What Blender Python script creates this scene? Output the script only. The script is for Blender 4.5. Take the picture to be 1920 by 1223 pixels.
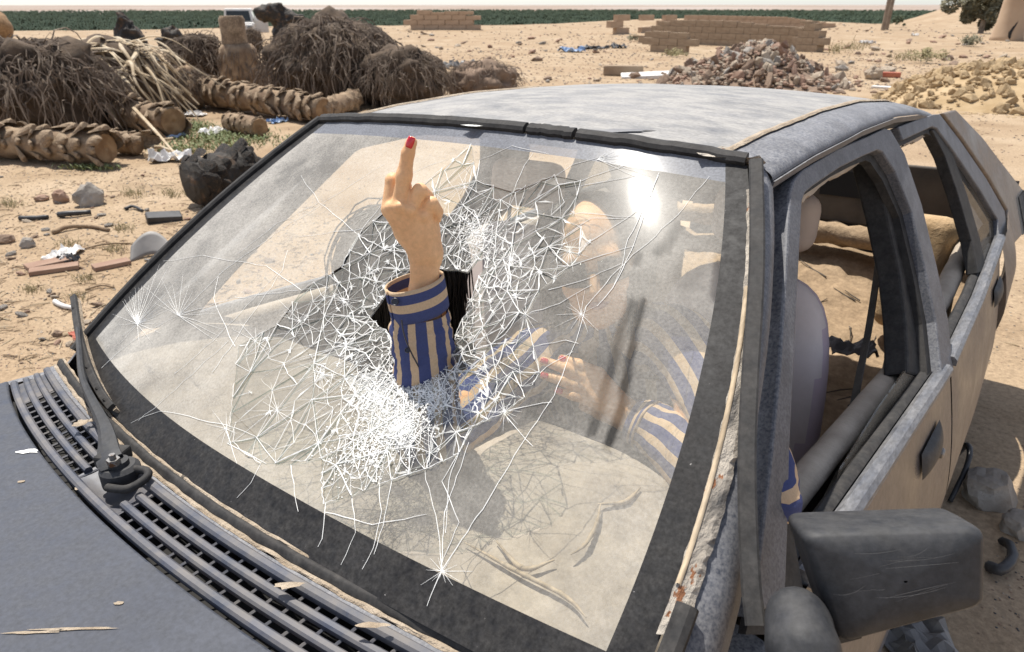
import bpy, bmesh, math, random
import numpy as np
from mathutils import Vector, Matrix, Quaternion, noise, geometry
rnd = random.Random(7)
PI = math.pi
for o in list(bpy.data.objects): bpy.data.objects.remove(o)
scene = bpy.context.scene
COL = scene.collection

# ------------------------------------------------------------------ camera
# the car's own frame: x to the car's left, y to its tail, z up; the car leans a little on the sand
CC = np.array([0.93332218, -0.28206225, 1.54478876])
YAW, PITCH, ROLL, FPX = math.radians(38.96), math.radians(23.0379), math.radians(-1.131), 1327.23
_f = np.array([-math.sin(YAW)*math.cos(PITCH), math.cos(YAW)*math.cos(PITCH), -math.sin(PITCH)])
_r = np.array([math.cos(YAW), math.sin(YAW), 0.0]); _u = np.cross(_r, _f)
_r, _u = math.cos(ROLL)*_r + math.sin(ROLL)*_u, -math.sin(ROLL)*_r + math.cos(ROLL)*_u
UPC = Vector((0.028899, -0.007558, 1)).normalized()
PIV = Vector((0, 1.3, 0))
LEAN = UPC.rotation_difference(Vector((0, 0, 1))).to_matrix()
def c2w(p): return LEAN @ (Vector(p) - PIV) + PIV
CARM = Matrix.Translation(PIV) @ LEAN.to_4x4() @ Matrix.Translation(-PIV)
CAMW = c2w(CC)
RW, UW, FW = [LEAN @ Vector(v) for v in (_r, _u, _f)]
def ray_c(px, py):
    d = _f*FPX + _r*(px-960) - _u*(py-611.5); return d/np.linalg.norm(d)
def pd(px, py, d): return Vector(CC + ray_c(px, py)*d)          # point of the car frame seen at a pixel, d metres away
def pz(px, py, z):
    d = ray_c(px, py); return Vector(CC + d*((z-CC[2])/d[2]))
def px_(px, py, x):
    d = ray_c(px, py); return Vector(CC + d*((x-CC[0])/d[0]))
def prj(X):
    d = np.asarray(X, float) - CC; z = d@_f
    return np.array([960+FPX*(d@_r)/z, 611.5-FPX*(d@_u)/z])
def gp(px, py, z=0.0):                                           # ground point (world frame) under a pixel
    d = FW*FPX + RW*(px-960) - UW*(py-611.5)
    return CAMW + d*((z-CAMW.z)/d.z)
def wd(px, py, dist):                                            # world point at a horizontal distance along a pixel's ray
    d = FW*FPX + RW*(px-960) - UW*(py-611.5)
    return CAMW + d*(dist/math.hypot(d.x, d.y))

cam = bpy.data.cameras.new('camera'); camo = bpy.data.objects.new('camera', cam); COL.objects.link(camo)
camo.matrix_world = Matrix((( RW.x, UW.x, -FW.x, CAMW.x), (RW.y, UW.y, -FW.y, CAMW.y), (RW.z, UW.z, -FW.z, CAMW.z), (0, 0, 0, 1)))
cam.sensor_width = 36; cam.lens = FPX/1920*36; cam.clip_start = 0.02; cam.clip_end = 90000
cam.dof.use_dof = True; cam.dof.focus_distance = 1.12; cam.dof.aperture_fstop = 10
scene.camera = camo

# ------------------------------------------------------------------ light
SUN_C = Vector((-0.34, 0.125, 0.932)).normalized()
SUN = (LEAN @ SUN_C).normalized()
elev = math.asin(SUN.z); az = math.atan2(SUN.x, SUN.y)
w = bpy.data.worlds.new('World'); scene.world = w; w.use_nodes = True
nt = w.node_tree; sky = nt.nodes.new('ShaderNodeTexSky'); sky.sky_type = 'NISHITA'; sky.sun_disc = False
sky.sun_elevation = elev; sky.sun_rotation = az; sky.air_density = 0.7; sky.dust_density = 0.7; sky.ozone_density = 0.5
bg = nt.nodes['Background']; bg.inputs[1].default_value = 0.15
hs_ = nt.nodes.new('ShaderNodeHueSaturation'); hs_.inputs['Saturation'].default_value = 0.55   # dusty desert sky
nt.links.new(sky.outputs[0], hs_.inputs['Color']); nt.links.new(hs_.outputs[0], bg.inputs[0])
sl = bpy.data.lights.new('sun', 'SUN'); sl.energy = 4.6; sl.angle = math.radians(0.53); sl.color = (1.0, 0.95, 0.87)
so = bpy.data.objects.new('sun', sl); COL.objects.link(so)
so.rotation_euler = SUN.to_track_quat('Z', 'Y').to_euler(); so.location = (0, 0, 30)
scene.view_settings.view_transform = 'Standard'; scene.view_settings.look = 'None'
scene.view_settings.exposure = 0.45; scene.view_settings.gamma = 1.0
scene.render.engine = 'CYCLES'
scene.cycles.use_denoising = True
scene.cycles.max_bounces = 8; scene.cycles.diffuse_bounces = 3; scene.cycles.glossy_bounces = 3
scene.cycles.transparent_max_bounces = 24; scene.cycles.transmission_bounces = 4
scene.cycles.sample_clamp_indirect = 6.0
scene.cycles.caustics_reflective = False; scene.cycles.caustics_refractive = False

# ------------------------------------------------------------------ materials
MATS = {}
def _lin(c): return (c[0], c[1], c[2], 1.0)
def mk(name, cols, scale=4.0, rough=0.8, bump=0.0, bscale=40.0, detail=6.0, dust=None, dscale=6.0, damt=0.5, up=0.0,
       metal=0.0, spec=0.5, spots=None, coord='Object', stretch=None, voro=0.0, sheen=0.0, sss=0.0, coat=0.0, fine=None):
    """procedural material: noise ramp of base colours, optional dust layer, optional chips, bump"""
    m = bpy.data.materials.new(name); m.use_nodes = True; MATS[name] = m
    n = m.node_tree.nodes; L = m.node_tree.links; b = n['Principled BSDF']
    tc = n.new('ShaderNodeTexCoord'); co = tc.outputs[coord]
    if stretch:
        mp = n.new('ShaderNodeMapping'); mp.inputs['Scale'].default_value = stretch; L.new(co, mp.inputs[0]); co = mp.outputs[0]
    def nz(s, d=detail, r=0.55):
        t = n.new('ShaderNodeTexNoise'); t.inputs['Scale'].default_value = s; t.inputs['Detail'].default_value = d
        t.inputs['Roughness'].default_value = r; L.new(co, t.inputs['Vector']); return t.outputs['Fac']
    def ramp(src, stops):
        r = n.new('ShaderNodeValToRGB'); e = r.color_ramp.elements
        while len(e) < len(stops): e.new(0.5)
        for k, (p, c) in enumerate(stops): e[k].position = p; e[k].color = _lin(c)
        L.new(src, r.inputs[0]); return r.outputs[0]
    def mix(fac, a, c):
        x = n.new('ShaderNodeMix'); x.data_type = 'RGBA'; L.new(fac, x.inputs[0]); L.new(a, x.inputs[6])
        if isinstance(c, tuple): x.inputs[7].default_value = _lin(c)
        else: L.new(c, x.inputs[7])
        return x.outputs[2]
    if len(cols) == 1: cols = [(0.3, cols[0]), (0.7, tuple(v*0.9 for v in cols[0]))]
    elif not isinstance(cols[0][0], (int, float)) or len(cols[0]) == 3:
        k = len(cols); cols = [(0.32 + 0.36*i/(k-1), c) for i, c in enumerate(cols)]
    col = ramp(nz(scale), cols)
    rsock = None
    if dust:
        f = ramp(nz(dscale, 8, 0.65), [(0.5-0.25*damt-0.08, (0, 0, 0)), (0.75-0.25*damt, (1, 1, 1))])
        mm = n.new('ShaderNodeMath'); mm.operation = 'MULTIPLY'; mm.inputs[1].default_value = min(1, damt*1.1); L.new(f, mm.inputs[0]); fac = mm.outputs[0]
        if up > 0:
            g = n.new('ShaderNodeNewGeometry'); sx = n.new('ShaderNodeSeparateXYZ'); L.new(g.outputs['True Normal'], sx.inputs[0])
            a = n.new('ShaderNodeMapRange'); a.inputs[1].default_value = 0.2; a.inputs[2].default_value = 0.95; a.inputs[3].default_value = 1-up; a.inputs[4].default_value = 1
            L.new(sx.outputs[2], a.inputs[0]); q = n.new('ShaderNodeMath'); q.operation = 'MULTIPLY'; L.new(fac, q.inputs[0]); L.new(a.outputs[0], q.inputs[1]); fac = q.outputs[0]
        col = mix(fac, col, dust)
        rr = n.new('ShaderNodeMapRange'); rr.inputs[3].default_value = rough; rr.inputs[4].default_value = 0.95; L.new(fac, rr.inputs[0]); rsock = rr.outputs[0]
    if spots:
        sc_, thr, c = spots
        f = ramp(nz(sc_, 5, 0.7), [(thr, (0, 0, 0)), (thr+0.015, (1, 1, 1))])
        col = mix(f, col, c)
    if fine:
        t = nz(fine[0], 4, .7); q = n.new('ShaderNodeMapRange'); q.inputs[1].default_value = .3; q.inputs[2].default_value = .7; q.inputs[3].default_value = 1-fine[1]; q.inputs[4].default_value = 1+fine[1]; L.new(t, q.inputs[0])
        x = n.new('ShaderNodeMix'); x.data_type = 'RGBA'; x.blend_type = 'MULTIPLY'; x.inputs[0].default_value = 1; L.new(col, x.inputs[6]); L.new(q.outputs[0], x.inputs[7]); col = x.outputs[2]
    L.new(col, b.inputs['Base Color'])
    if rsock: L.new(rsock, b.inputs['Roughness'])
    else: b.inputs['Roughness'].default_value = rough
    b.inputs['Metallic'].default_value = metal; b.inputs['Specular IOR Level'].default_value = spec
    if coat: b.inputs['Coat Weight'].default_value = coat; b.inputs['Coat Roughness'].default_value = 0.25
    if sss:
        b.inputs['Subsurface Weight'].default_value = sss; b.inputs['Subsurface Radius'].default_value = (0.012, 0.005, 0.003); b.inputs['Subsurface Scale'].default_value = 0.6
    if bump:
        bp = n.new('ShaderNodeBump'); bp.inputs['Strength'].default_value = bump; bp.inputs['Distance'].default_value = 0.02
        h = nz(bscale, 8, 0.65)
        if voro:
            v = n.new('ShaderNodeTexVoronoi'); v.inputs['Scale'].default_value = voro; L.new(co, v.inputs['Vector'])
            ad = n.new('ShaderNodeMath'); ad.operation = 'ADD'; L.new(h, ad.inputs[0]); L.new(v.outputs['Distance'], ad.inputs[1]); h = ad.outputs[0]
        L.new(h, bp.inputs['Height']); L.new(bp.outputs[0], b.inputs['Normal'])
    return m

DUST = (0.42, 0.34, 0.25)
mk('sand', [(0.34, (0.30, 0.222, 0.145)), (0.5, (0.405, 0.312, 0.212)), (0.68, (0.49, 0.392, 0.282))], scale=1.6, rough=0.95, bump=0.8, bscale=9, dust=(0.27, 0.18, 0.105), dscale=0.4, damt=0.55, spec=0.15, fine=(45, .28), spots=(13, .70, (.20, .135, .085)))
mk('paint', [(0.35, (0.027, 0.033, 0.052)), (0.65, (0.045, 0.053, 0.074))], scale=9, rough=0.42, dust=(0.34, 0.335, 0.335), dscale=210, damt=0.6, up=0.5, spots=(70, 0.74, (0.5, 0.45, 0.39)), spec=0.35, fine=(18, .22))
mk('hood_paint', [(0.32, (0.022, 0.029, 0.050)), (0.68, (0.042, 0.049, 0.070))], scale=5, rough=0.5, dust=(0.088, 0.091, 0.10), dscale=34, damt=0.6, spots=(60, 0.755, (0.6, 0.56, 0.5)), spec=0.42, bump=0.03, bscale=120, fine=(140, .22))
mk('roof_paint', [(0.35, (0.12, 0.125, 0.135)), (0.65, (0.20, 0.20, 0.205))], scale=5, rough=0.62, dust=(0.42, 0.40, 0.37), dscale=16, damt=0.6, spots=(70, 0.76, (0.6, 0.56, 0.5)), stretch=(.7, 1.2, 1), fine=(160, .2), spec=.35)
mk('door_paint', [(0.35, (0.030, 0.034, 0.048)), (0.65, (0.055, 0.056, 0.066))], scale=5, rough=0.2, dust=(0.30, 0.225, 0.155), dscale=3.5, damt=0.55, spots=(50, 0.76, (0.5, 0.45, 0.4)), spec=0.7, fine=(60, .25))
mk('trim', [(0.35, (0.075, 0.08, 0.095)), (0.65, (0.14, 0.145, 0.16))], scale=30, rough=0.4, dust=(0.26, 0.25, 0.24), dscale=40, damt=0.4, stretch=(1, 0.3, 1), fine=(150, .4))
mk('rubber', [(0.35, (0.016, 0.016, 0.017)), (0.65, (0.038, 0.037, 0.036))], scale=30, rough=0.7, dust=(0.085, 0.077, 0.07), dscale=50, damt=0.4, up=0.6, fine=(130, .3), spec=.3)
mk('plastic', [(0.35, (0.020, 0.0215, 0.025)), (0.65, (0.033, 0.034, 0.038))], scale=30, rough=0.55, dust=(0.075, 0.072, 0.068), dscale=40, damt=0.4, up=0.7, bump=0.05, bscale=260, fine=(120, .22), spots=(60, .75, (.11, .105, .10)), spec=.4)
mk('grille_plastic', [(0.35, (0.04, 0.048, 0.07)), (0.65, (0.065, 0.072, 0.10))], scale=8, rough=0.5, dust=(0.34, 0.29, 0.22), dscale=20, damt=0.35, up=0.5)
mk('ceramic', [(0.35, (0.012, 0.012, 0.0135)), (0.65, (0.024, 0.024, 0.025))], scale=14, rough=0.45, dust=(0.06, 0.056, 0.052), dscale=60, damt=0.4, spots=(90, 0.70, (0.22, 0.21, 0.2)), fine=(180, .5), spec=.15)
mk('sand_seal', [(0.35, (0.36, 0.28, 0.195)), (0.65, (0.52, 0.43, 0.325))], scale=25, rough=0.95, bump=0.7, bscale=90, spots=(30, 0.66, (0.12, 0.10, 0.08)))
mk('peeled', [(0.3, (0.10, 0.095, 0.09)), (0.45, (0.36, 0.32, 0.27)), (0.6, (0.56, 0.50, 0.42))], scale=34, rough=0.9, bump=0.8, bscale=70, spots=(26, 0.63, (0.30, 0.13, 0.06)), stretch=(1, 0.35, 0.5))
mk('wood_strip', [(0.35, (0.36, 0.27, 0.17)), (0.65, (0.50, 0.40, 0.28))], scale=30, fine=(90, .4), rough=0.85, stretch=(1, 0.2, 0.3))
mk('steel', [(0.35, (0.20, 0.19, 0.18)), (0.65, (0.32, 0.31, 0.3))], scale=20, rough=0.45, metal=0.7, spots=(30, 0.6, (0.16, 0.08, 0.04)))
mk('dark', [(0.02, 0.019, 0.018)], rough=0.9)
mk('dashboard', [(0.32, (0.28, 0.23, 0.18)), (0.68, (0.47, 0.40, 0.32))], scale=6, fine=(28, .3), rough=0.9, bump=0.25, bscale=30, dust=(0.14, 0.13, 0.125), dscale=3.5, damt=0.3)
mk('liner', [(0.35, (0.34, 0.285, 0.225)), (0.65, (0.48, 0.41, 0.33))], scale=9, rough=0.95, bump=0.3, bscale=40)
mk('door_card', [(0.35, (0.045, 0.04, 0.036)), (0.65, (0.085, 0.073, 0.06))], scale=8, rough=0.85, dust=(0.22, 0.17, 0.12), dscale=5, damt=0.4)
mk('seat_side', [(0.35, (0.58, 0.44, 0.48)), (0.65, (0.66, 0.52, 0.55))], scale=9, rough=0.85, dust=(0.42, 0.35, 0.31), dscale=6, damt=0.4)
mk('seat_cloth', [(0.35, (0.74, 0.63, 0.58)), (0.65, (0.80, 0.69, 0.64))], scale=9, rough=0.95, bump=0.08, bscale=300, dust=(0.46, 0.38, 0.31), dscale=6, damt=0.4)
mk('headrest_cloth', [(0.35, (0.40, 0.31, 0.26)), (0.65, (0.48, 0.38, 0.32))], scale=14, rough=0.95, bump=0.1, bscale=300, dust=(0.5, 0.4, 0.3), dscale=9, damt=0.4)
mk('foam', [(0.35, (0.44, 0.30, 0.16)), (0.65, (0.56, 0.40, 0.24))], scale=12, rough=1.0, bump=0.4, bscale=60)
mk('belt_web', [(0.35, (0.07, 0.065, 0.055)), (0.65, (0.12, 0.11, 0.095))], scale=30, rough=0.9, bump=0.4, bscale=300, stretch=(1, 1, 0.05))
mk('skin', [(0.35, (0.76, 0.43, 0.215)), (0.65, (0.85, 0.51, 0.27))], scale=22, rough=0.48, bump=0.12, bscale=320, sss=0.06, spec=0.4, fine=(160, .10))
mk('nail', [(0.66, 0.008, 0.02)], rough=0.15, coat=0.6)
mk('hair', [(0.35, (0.010, 0.008, 0.007)), (0.65, (0.022, 0.017, 0.014))], scale=30, rough=0.35, spec=0.5)
mk('button', [(0.02, 0.022, 0.035)], rough=0.3)
mk('crack', [(0.35, (0.80, 0.80, 0.77)), (0.65, (0.92, 0.91, 0.88))], scale=60, rough=0.5)
# ------------------------------------------------------------------ mesh helpers
class MB:
    def __init__(s): s.v = []; s.f = []; s.m = []; s.uv = []
    def add(s, vs, fs, mi=0):
        b = len(s.v); s.v += [tuple(p) for p in vs]; s.f += [tuple(i+b for i in f) for f in fs]; s.m += [mi]*len(fs); return b
    def box(s, c, h, rot=None, mi=0, taper=1.0):
        vs = []
        for z in (-1, 1):
            k = taper if z > 0 else 1
            for x, y in ((-1, -1), (1, -1), (1, 1), (-1, 1)):
                p = Vector((x*h[0]*k, y*h[1]*k, z*h[2])); vs.append((rot @ p if rot else p) + Vector(c))
        s.add(vs, [(3, 2, 1, 0), (4, 5, 6, 7), (0, 1, 5, 4), (1, 2, 6, 5), (2, 3, 7, 6), (3, 0, 4, 7)], mi); return s
    def tube(s, pts, rad, n=8, mi=0, cap=True, flat=1.0, upv=None, jit=0.0):
        P = [Vector(p) for p in pts]; k = len(P); R = rad if isinstance(rad, (list, tuple)) else [rad]*k
        t0 = (P[1]-P[0]).normalized(); a = Vector(upv) if upv is not None else (Vector((0, 0, 1)) if abs(t0.z) < 0.9 else Vector((1, 0, 0)))
        vs = []
        for i in range(k):
            t = (P[min(i+1, k-1)]-P[max(i-1, 0)]).normalized()
            a = (a - t*a.dot(t)); a = a.normalized() if a.length > 1e-6 else t.orthogonal().normalized(); b = t.cross(a)
            for j in range(n):
                q = 2*PI*j/n; rr = R[i]*(1+jit*noise.noise(P[i]*9+Vector((math.cos(q), math.sin(q), i*.7))*1.3))
                vs.append(P[i] + (a*math.cos(q)*flat + b*math.sin(q))*rr)
        fs = [(i*n+j, i*n+(j+1) % n, (i+1)*n+(j+1) % n, (i+1)*n+j) for i in range(k-1) for j in range(n)]
        if cap: fs += [tuple(range(n-1, -1, -1)), tuple((k-1)*n+j for j in range(n))]
        s.add(vs, fs, mi); return s
    def sweep(s, pts, prof, upv=(0, 0, 1), mi=0, cap=True, ups=None):
        """sweep a closed 2-D profile (a = across, b = up) along a polyline"""
        P = [Vector(p) for p in pts]; k = len(P); n = len(prof); vs = []
        for i in range(k):
            t = (P[min(i+1, k-1)]-P[max(i-1, 0)]).normalized(); up = Vector(ups[i] if ups else upv)
            b = (up - t*up.dot(t)).normalized(); a = t.cross(b)
            pr = prof[i] if isinstance(prof[0][0], (list, tuple)) else prof
            vs += [P[i] + a*x + b*y for x, y in pr]
        n = len(pr)
        fs = [(i*n+j, i*n+(j+1) % n, (i+1)*n+(j+1) % n, (i+1)*n+j) for i in range(k-1) for j in range(n)]
        if cap: fs += [tuple(range(n-1, -1, -1)), tuple((k-1)*n+j for j in range(n))]
        s.add(vs, fs, mi); return s
    def grid(s, fn, nu, nv, mi=0, thick=None):
        """fn(u, v) in 0..1 -> point; thick: vector or fn giving the underside offset"""
        vs = [Vector(fn(i/nu, j/nv)) for j in range(nv+1) for i in range(nu+1)]
        W = nu+1; fs = [(j*W+i, j*W+i+1, (j+1)*W+i+1, (j+1)*W+i) for j in range(nv) for i in range(nu)]
        if thick is not None:
            o = Vector(thick); m = len(vs); vs2 = vs + [p+o for p in vs]
            fs2 = fs + [tuple(m+q for q in reversed(f)) for f in fs]
            ring = [i for i in range(W)] + [j*W+nu for j in range(1, nv+1)] + [nv*W+i for i in range(nu-1, -1, -1)] + [j*W for j in range(nv-1, 0, -1)]
            fs2 += [(ring[(q+1) % len(ring)], ring[q], ring[q]+m, ring[(q+1) % len(ring)]+m) for q in range(len(ring))]
            s.add(vs2, fs2, mi)
        else: s.add(vs, fs, mi)
        return s
    def lathe(s, prof, n=16, c=(0, 0, 0), rot=None, mi=0):
        k = len(prof); vs = []
        for r, z in prof:
            for j in range(n):
                p = Vector((r*math.cos(2*PI*j/n), r*math.sin(2*PI*j/n), z)); vs.append((rot @ p if rot else p)+Vector(c))
        fs = [(i*n+j, i*n+(j+1) % n, (i+1)*n+(j+1) % n, (i+1)*n+j) for i in range(k-1) for j in range(n)]
        fs += [tuple(range(n-1, -1, -1)), tuple((k-1)*n+j for j in range(n))]
        s.add(vs, fs, mi); return s
    def rock(s, c, r, sub=2, seed=0, amp=0.35, rot=None, mi=0, freq=1.6, chop=0.0):
        bm = bmesh.new(); bmesh.ops.create_icosphere(bm, subdivisions=sub, radius=1.0)
        sv = Vector((seed*3.17, seed*1.73, seed*2.41)); vs = []
        for v in bm.verts:
            p = v.co.copy(); d = 1+amp*noise.noise(p*freq+sv)+amp*0.5*noise.noise(p*freq*2.3+sv)
            p = p*d
            if chop:
                for q in range(5):
                    nn = Vector((noise.noise(sv+Vector((q*7.1, 0, 0))), noise.noise(sv+Vector((0, q*5.3, 0))), noise.noise(sv+Vector((0, 0, q*9.7))))).normalized()
                    e = p.dot(nn)-(1-chop)
                    if e > 0: p -= nn*e*0.9
            p = Vector((p.x*r[0], p.y*r[1], p.z*r[2])); vs.append((rot @ p if rot else p)+Vector(c))
        fs = [tuple(v.index for v in f.verts) for f in bm.faces]; bm.free(); s.add(vs, fs, mi); return s
    def mesh(s, name, mats, smooth=False):
        me = bpy.data.meshes.new(name); me.from_pydata(s.v, [], s.f)
        for m in (mats if isinstance(mats, (list, tuple)) else [mats]): me.materials.append(MATS[m] if isinstance(m, str) else m)
        if any(s.m): me.polygons.foreach_set('material_index', s.m)
        if smooth: me.polygons.foreach_set('use_smooth', [True]*len(s.f))
        me.update(); return me
def link(name, me, parent=None, loc=None, mat=None):
    o = bpy.data.objects.new(name, me); COL.objects.link(o)
    if parent is not None: o.parent = parent
    if loc is not None: o.location = loc
    return o
def obj(name, mb, mats, parent=None, smooth=False, loc=None, bevel=0.0, seg=2, auto=None):
    o = link(name, mb.mesh(name, mats, smooth), parent, loc)
    if bevel:
        b = o.modifiers.new('bevel', 'BEVEL'); b.width = bevel; b.segments = seg; b.limit_method = 'ANGLE'; b.angle_limit = math.radians(35)
    if auto is not None:
        me = o.data; me.polygons.foreach_set('use_smooth', [True]*len(me.polygons))
        try: me.set_sharp_from_angle(angle=math.radians(auto))
        except Exception: pass
    return o
def tag(o, label=None, cat=None, group=None, kind=None):
    if label: o['label'] = label
    if cat: o['category'] = cat
    if group: o['group'] = group
    if kind: o['kind'] = kind
    return o
def thing(name, label, cat, loc=(0, 0, 0), rz=0.0, group=None):
    o = bpy.data.objects.new(name, None); COL.objects.link(o); o.location = loc; o.rotation_euler = (0, 0, rz); o.empty_display_size = 0.1
    return tag(o, label, cat, group)
def rotz(a): return Matrix.Rotation(a, 3, 'Z')
def axis(d, up=(0, 0, 1)):
    """3x3 whose z column is d"""
    return Vector(d).normalized().to_track_quat('Z', 'Y').to_matrix()
def lerp(a, b, t): return a+(b-a)*t
def vlerp(a, b, t): return Vector(a)*(1-t)+Vector(b)*t
def poly(pts, t):
    """piecewise-linear look-up in [(t, value)]"""
    for (a, x), (b, y) in zip(pts, pts[1:]):
        if t <= b: return lerp(x, y, 0 if b == a else max(0, (t-a)/(b-a)))
    return pts[-1][1]
def catmull(pts, n):
    P = [Vector(p) for p in pts]; P = [P[0]*2-P[1]] + P + [P[-1]*2-P[-2]]; out = []
    for i in range(1, len(P)-2):
        for k in range(n):
            t = k/n; a, b, c, d = P[i-1:i+3]
            out.append(0.5*((2*b)+(c-a)*t+(2*a-5*b+4*c-d)*t*t+(3*b-a-3*c+d)*t*t*t))
    return out+[P[-2]]

# ------------------------------------------------------------------ implicit surfaces, for bodies and other rounded shapes
class SDF:
    def __init__(s): s.ops = []
    def cone(s, a, b, ra, rb, k=0.01): s.ops.append(('c', np.array(a, float), np.array(b, float), ra, rb, k)); return s
    def chain(s, pts, rad, k=0.01):
        for i in range(len(pts)-1): s.cone(pts[i], pts[i+1], rad[i], rad[i+1], k)
        return s
    def ell(s, c, r, rot=None, k=0.01, sub=False):
        s.ops.append(('s' if sub else 'e', np.array(c, float), np.array(r, float), np.array(rot if rot is not None else np.eye(3), float), None, k)); return s
    def build(s, h, disp=None):
        lo, hi = np.full(3, 1e9), np.full(3, -1e9)
        for o in s.ops:
            if o[0] == 'c':
                for p, r in ((o[1], o[3]), (o[2], o[4])): lo = np.minimum(lo, p-r); hi = np.maximum(hi, p+r)
            elif o[0] == 'e': R = o[2].max(); lo = np.minimum(lo, o[1]-R); hi = np.maximum(hi, o[1]+R)
        lo = lo-4*h; n = np.ceil((hi+4*h-lo)/h).astype(int)+1
        ax = [lo[i]+h*np.arange(n[i]) for i in range(3)]
        D = np.full(n, 0.5, dtype=np.float32)
        for o in s.ops:
            k = max(o[5], 1e-4); mg = k+3*h
            if o[0] == 'c': l2 = np.minimum(o[1]-o[3], o[2]-o[4])-mg; h2 = np.maximum(o[1]+o[3], o[2]+o[4])+mg
            else: R = o[2].max(); l2 = o[1]-R-mg; h2 = o[1]+R+mg
            i0 = np.maximum(np.floor((l2-lo)/h).astype(int), 0); i1 = np.minimum(np.ceil((h2-lo)/h).astype(int)+1, n)
            if (i1 <= i0).any(): continue
            sl = tuple(slice(a, b) for a, b in zip(i0, i1))
            X = np.stack(np.meshgrid(*[ax[i][sl[i]] for i in range(3)], indexing='ij'), -1)
            if o[0] == 'c':
                ba = o[2]-o[1]; L2 = max(ba@ba, 1e-12); t = np.clip(((X-o[1])@ba)/L2, 0, 1)
                d = np.linalg.norm(X-o[1]-t[..., None]*ba, axis=-1)-(o[3]+(o[4]-o[3])*t)
            else:
                q = ((X-o[1])@o[3])/o[2]; l = np.linalg.norm(q, axis=-1); d = (l-1)*o[2].min()*np.where(l < 1, 1, 1)
                q2 = np.linalg.norm(q/o[2], axis=-1); d = l*(l-1)/np.maximum(q2, 1e-6)
            A = D[sl]
            if o[0] == 's':
                hh = np.maximum(k-np.abs(A+d), 0)/k; D[sl] = np.maximum(A, -d)+hh*hh*k*0.25
            else:
                hh = np.maximum(k-np.abs(A-d), 0)/k; D[sl] = np.minimum(A, d)-hh*hh*k*0.25
        return nets(D, lo, h)
def nets(D, lo, h):
    S = D < 0; n = np.array(D.shape)-1
    cs = [(a, b, c) for a in (0, 1) for b in (0, 1) for c in (0, 1)]
    cnt = np.zeros(n, np.uint8)
    for o in cs: cnt += S[o[0]:o[0]+n[0], o[1]:o[1]+n[1], o[2]:o[2]+n[2]]
    act = (cnt > 0) & (cnt < 8); ij = np.argwhere(act); N = len(ij)
    idx = np.full(n, -1, np.int32); idx[act] = np.arange(N)
    K = {o: D[ij[:, 0]+o[0], ij[:, 1]+o[1], ij[:, 2]+o[2]].astype(float) for o in cs}
    acc = np.zeros((N, 3)); num = np.zeros(N)
    for a in cs:
        for i in range(3):
            if a[i] == 0:
                b = list(a); b[i] = 1; A, B = K[a], K[tuple(b)]; m = (A < 0) != (B < 0)
                t = np.where(m, A/np.where(m, A-B, 1), 0); num += m
                for j in range(3): acc[:, j] += np.where(m, a[j]+(t if j == i else 0), 0)
    V = lo+h*(ij+acc/num[:, None])
    Fs = []
    for i in range(3):
        j, k = (i+1) % 3, (i+2) % 3
        sl0 = [slice(0, None)]*3; sl0[i] = slice(0, -1); sl1 = list(sl0); sl1[i] = slice(1, None)
        A, B = S[tuple(sl0)], S[tuple(sl1)]; e = np.argwhere(A != B)
        e = e[(e[:, j] > 0) & (e[:, k] > 0) & (e[:, j] < n[j]) & (e[:, k] < n[k])]
        if len(e) == 0: continue
        flip = A[tuple(e.T)]
        def q(dj, dk):
            p = e.copy(); p[:, j] += dj; p[:, k] += dk; return idx[tuple(p.T)]
        Q = np.stack([q(-1, -1), q(0, -1), q(0, 0), q(-1, 0)], 1); Q[~flip] = Q[~flip][:, ::-1]; Fs.append(Q)
    F = np.concatenate(Fs); return V, F[(F >= 0).all(1)]
def np_mesh(name, V, F, mats, smooth=True):
    me = bpy.data.meshes.new(name); me.from_pydata(V.tolist() if hasattr(V, 'tolist') else V, [], F.tolist() if hasattr(F, 'tolist') else F)
    for m in (mats if isinstance(mats, (list, tuple)) else [mats]): me.materials.append(MATS[m] if isinstance(m, str) else m)
    if smooth: me.polygons.foreach_set('use_smooth', [True]*len(me.polygons))
    me.update(); return me
# ------------------------------------------------------------------ the wrecked car
car = thing('wrecked_car', 'dusty dark blue wrecked car with a smashed windscreen and no side windows', 'car')
car.matrix_world = CARM
NWS = Vector((0, -0.56, 0.83))
def WS(s, t, off=0.0):
    hw = .704-.176*t+.18*t*(1-t)
    yb, yt = .115+(.10 if s < 0 else .05)*s*s, .775+.03*s*s; zb, zt = .90, 1.362-.024*s*s
    b = .016*t*(1-t)+off
    return Vector((s*hw, yb+(yt-yb)*t-.56*b, zb+(zt-zb)*t+.83*b))
def ws_st(px, py, q0=(0.1, 0.5)):
    q = np.array(q0, float)
    for _ in range(12):
        p = prj(WS(*q)); e = 1e-4
        J = np.stack([(prj(WS(q[0]+e, q[1]))-p)/e, (prj(WS(q[0], q[1]+e))-p)/e], 1)
        dq = np.linalg.solve(J, np.array([px, py])-p); q = q+np.clip(dq, -.35, .35)
        if abs(dq).max() < 1e-5: break
    return float(q[0]), float(q[1])
def wpx(px, py, off=0.0): return WS(*ws_st(px, py), off)
NS = np.array([1, 0, .47])
def sp(px, py, off=0.0):                    # point on the leaning plane of the side windows
    d = ray_c(px, py); return Vector(CC + d*((1.175+off-CC@NS)/(d@NS)))
SN = Vector((1, 0, .47)).normalized()
def mir(p, s): p = Vector(p); return Vector((p.x*s, p.y, p.z))

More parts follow.
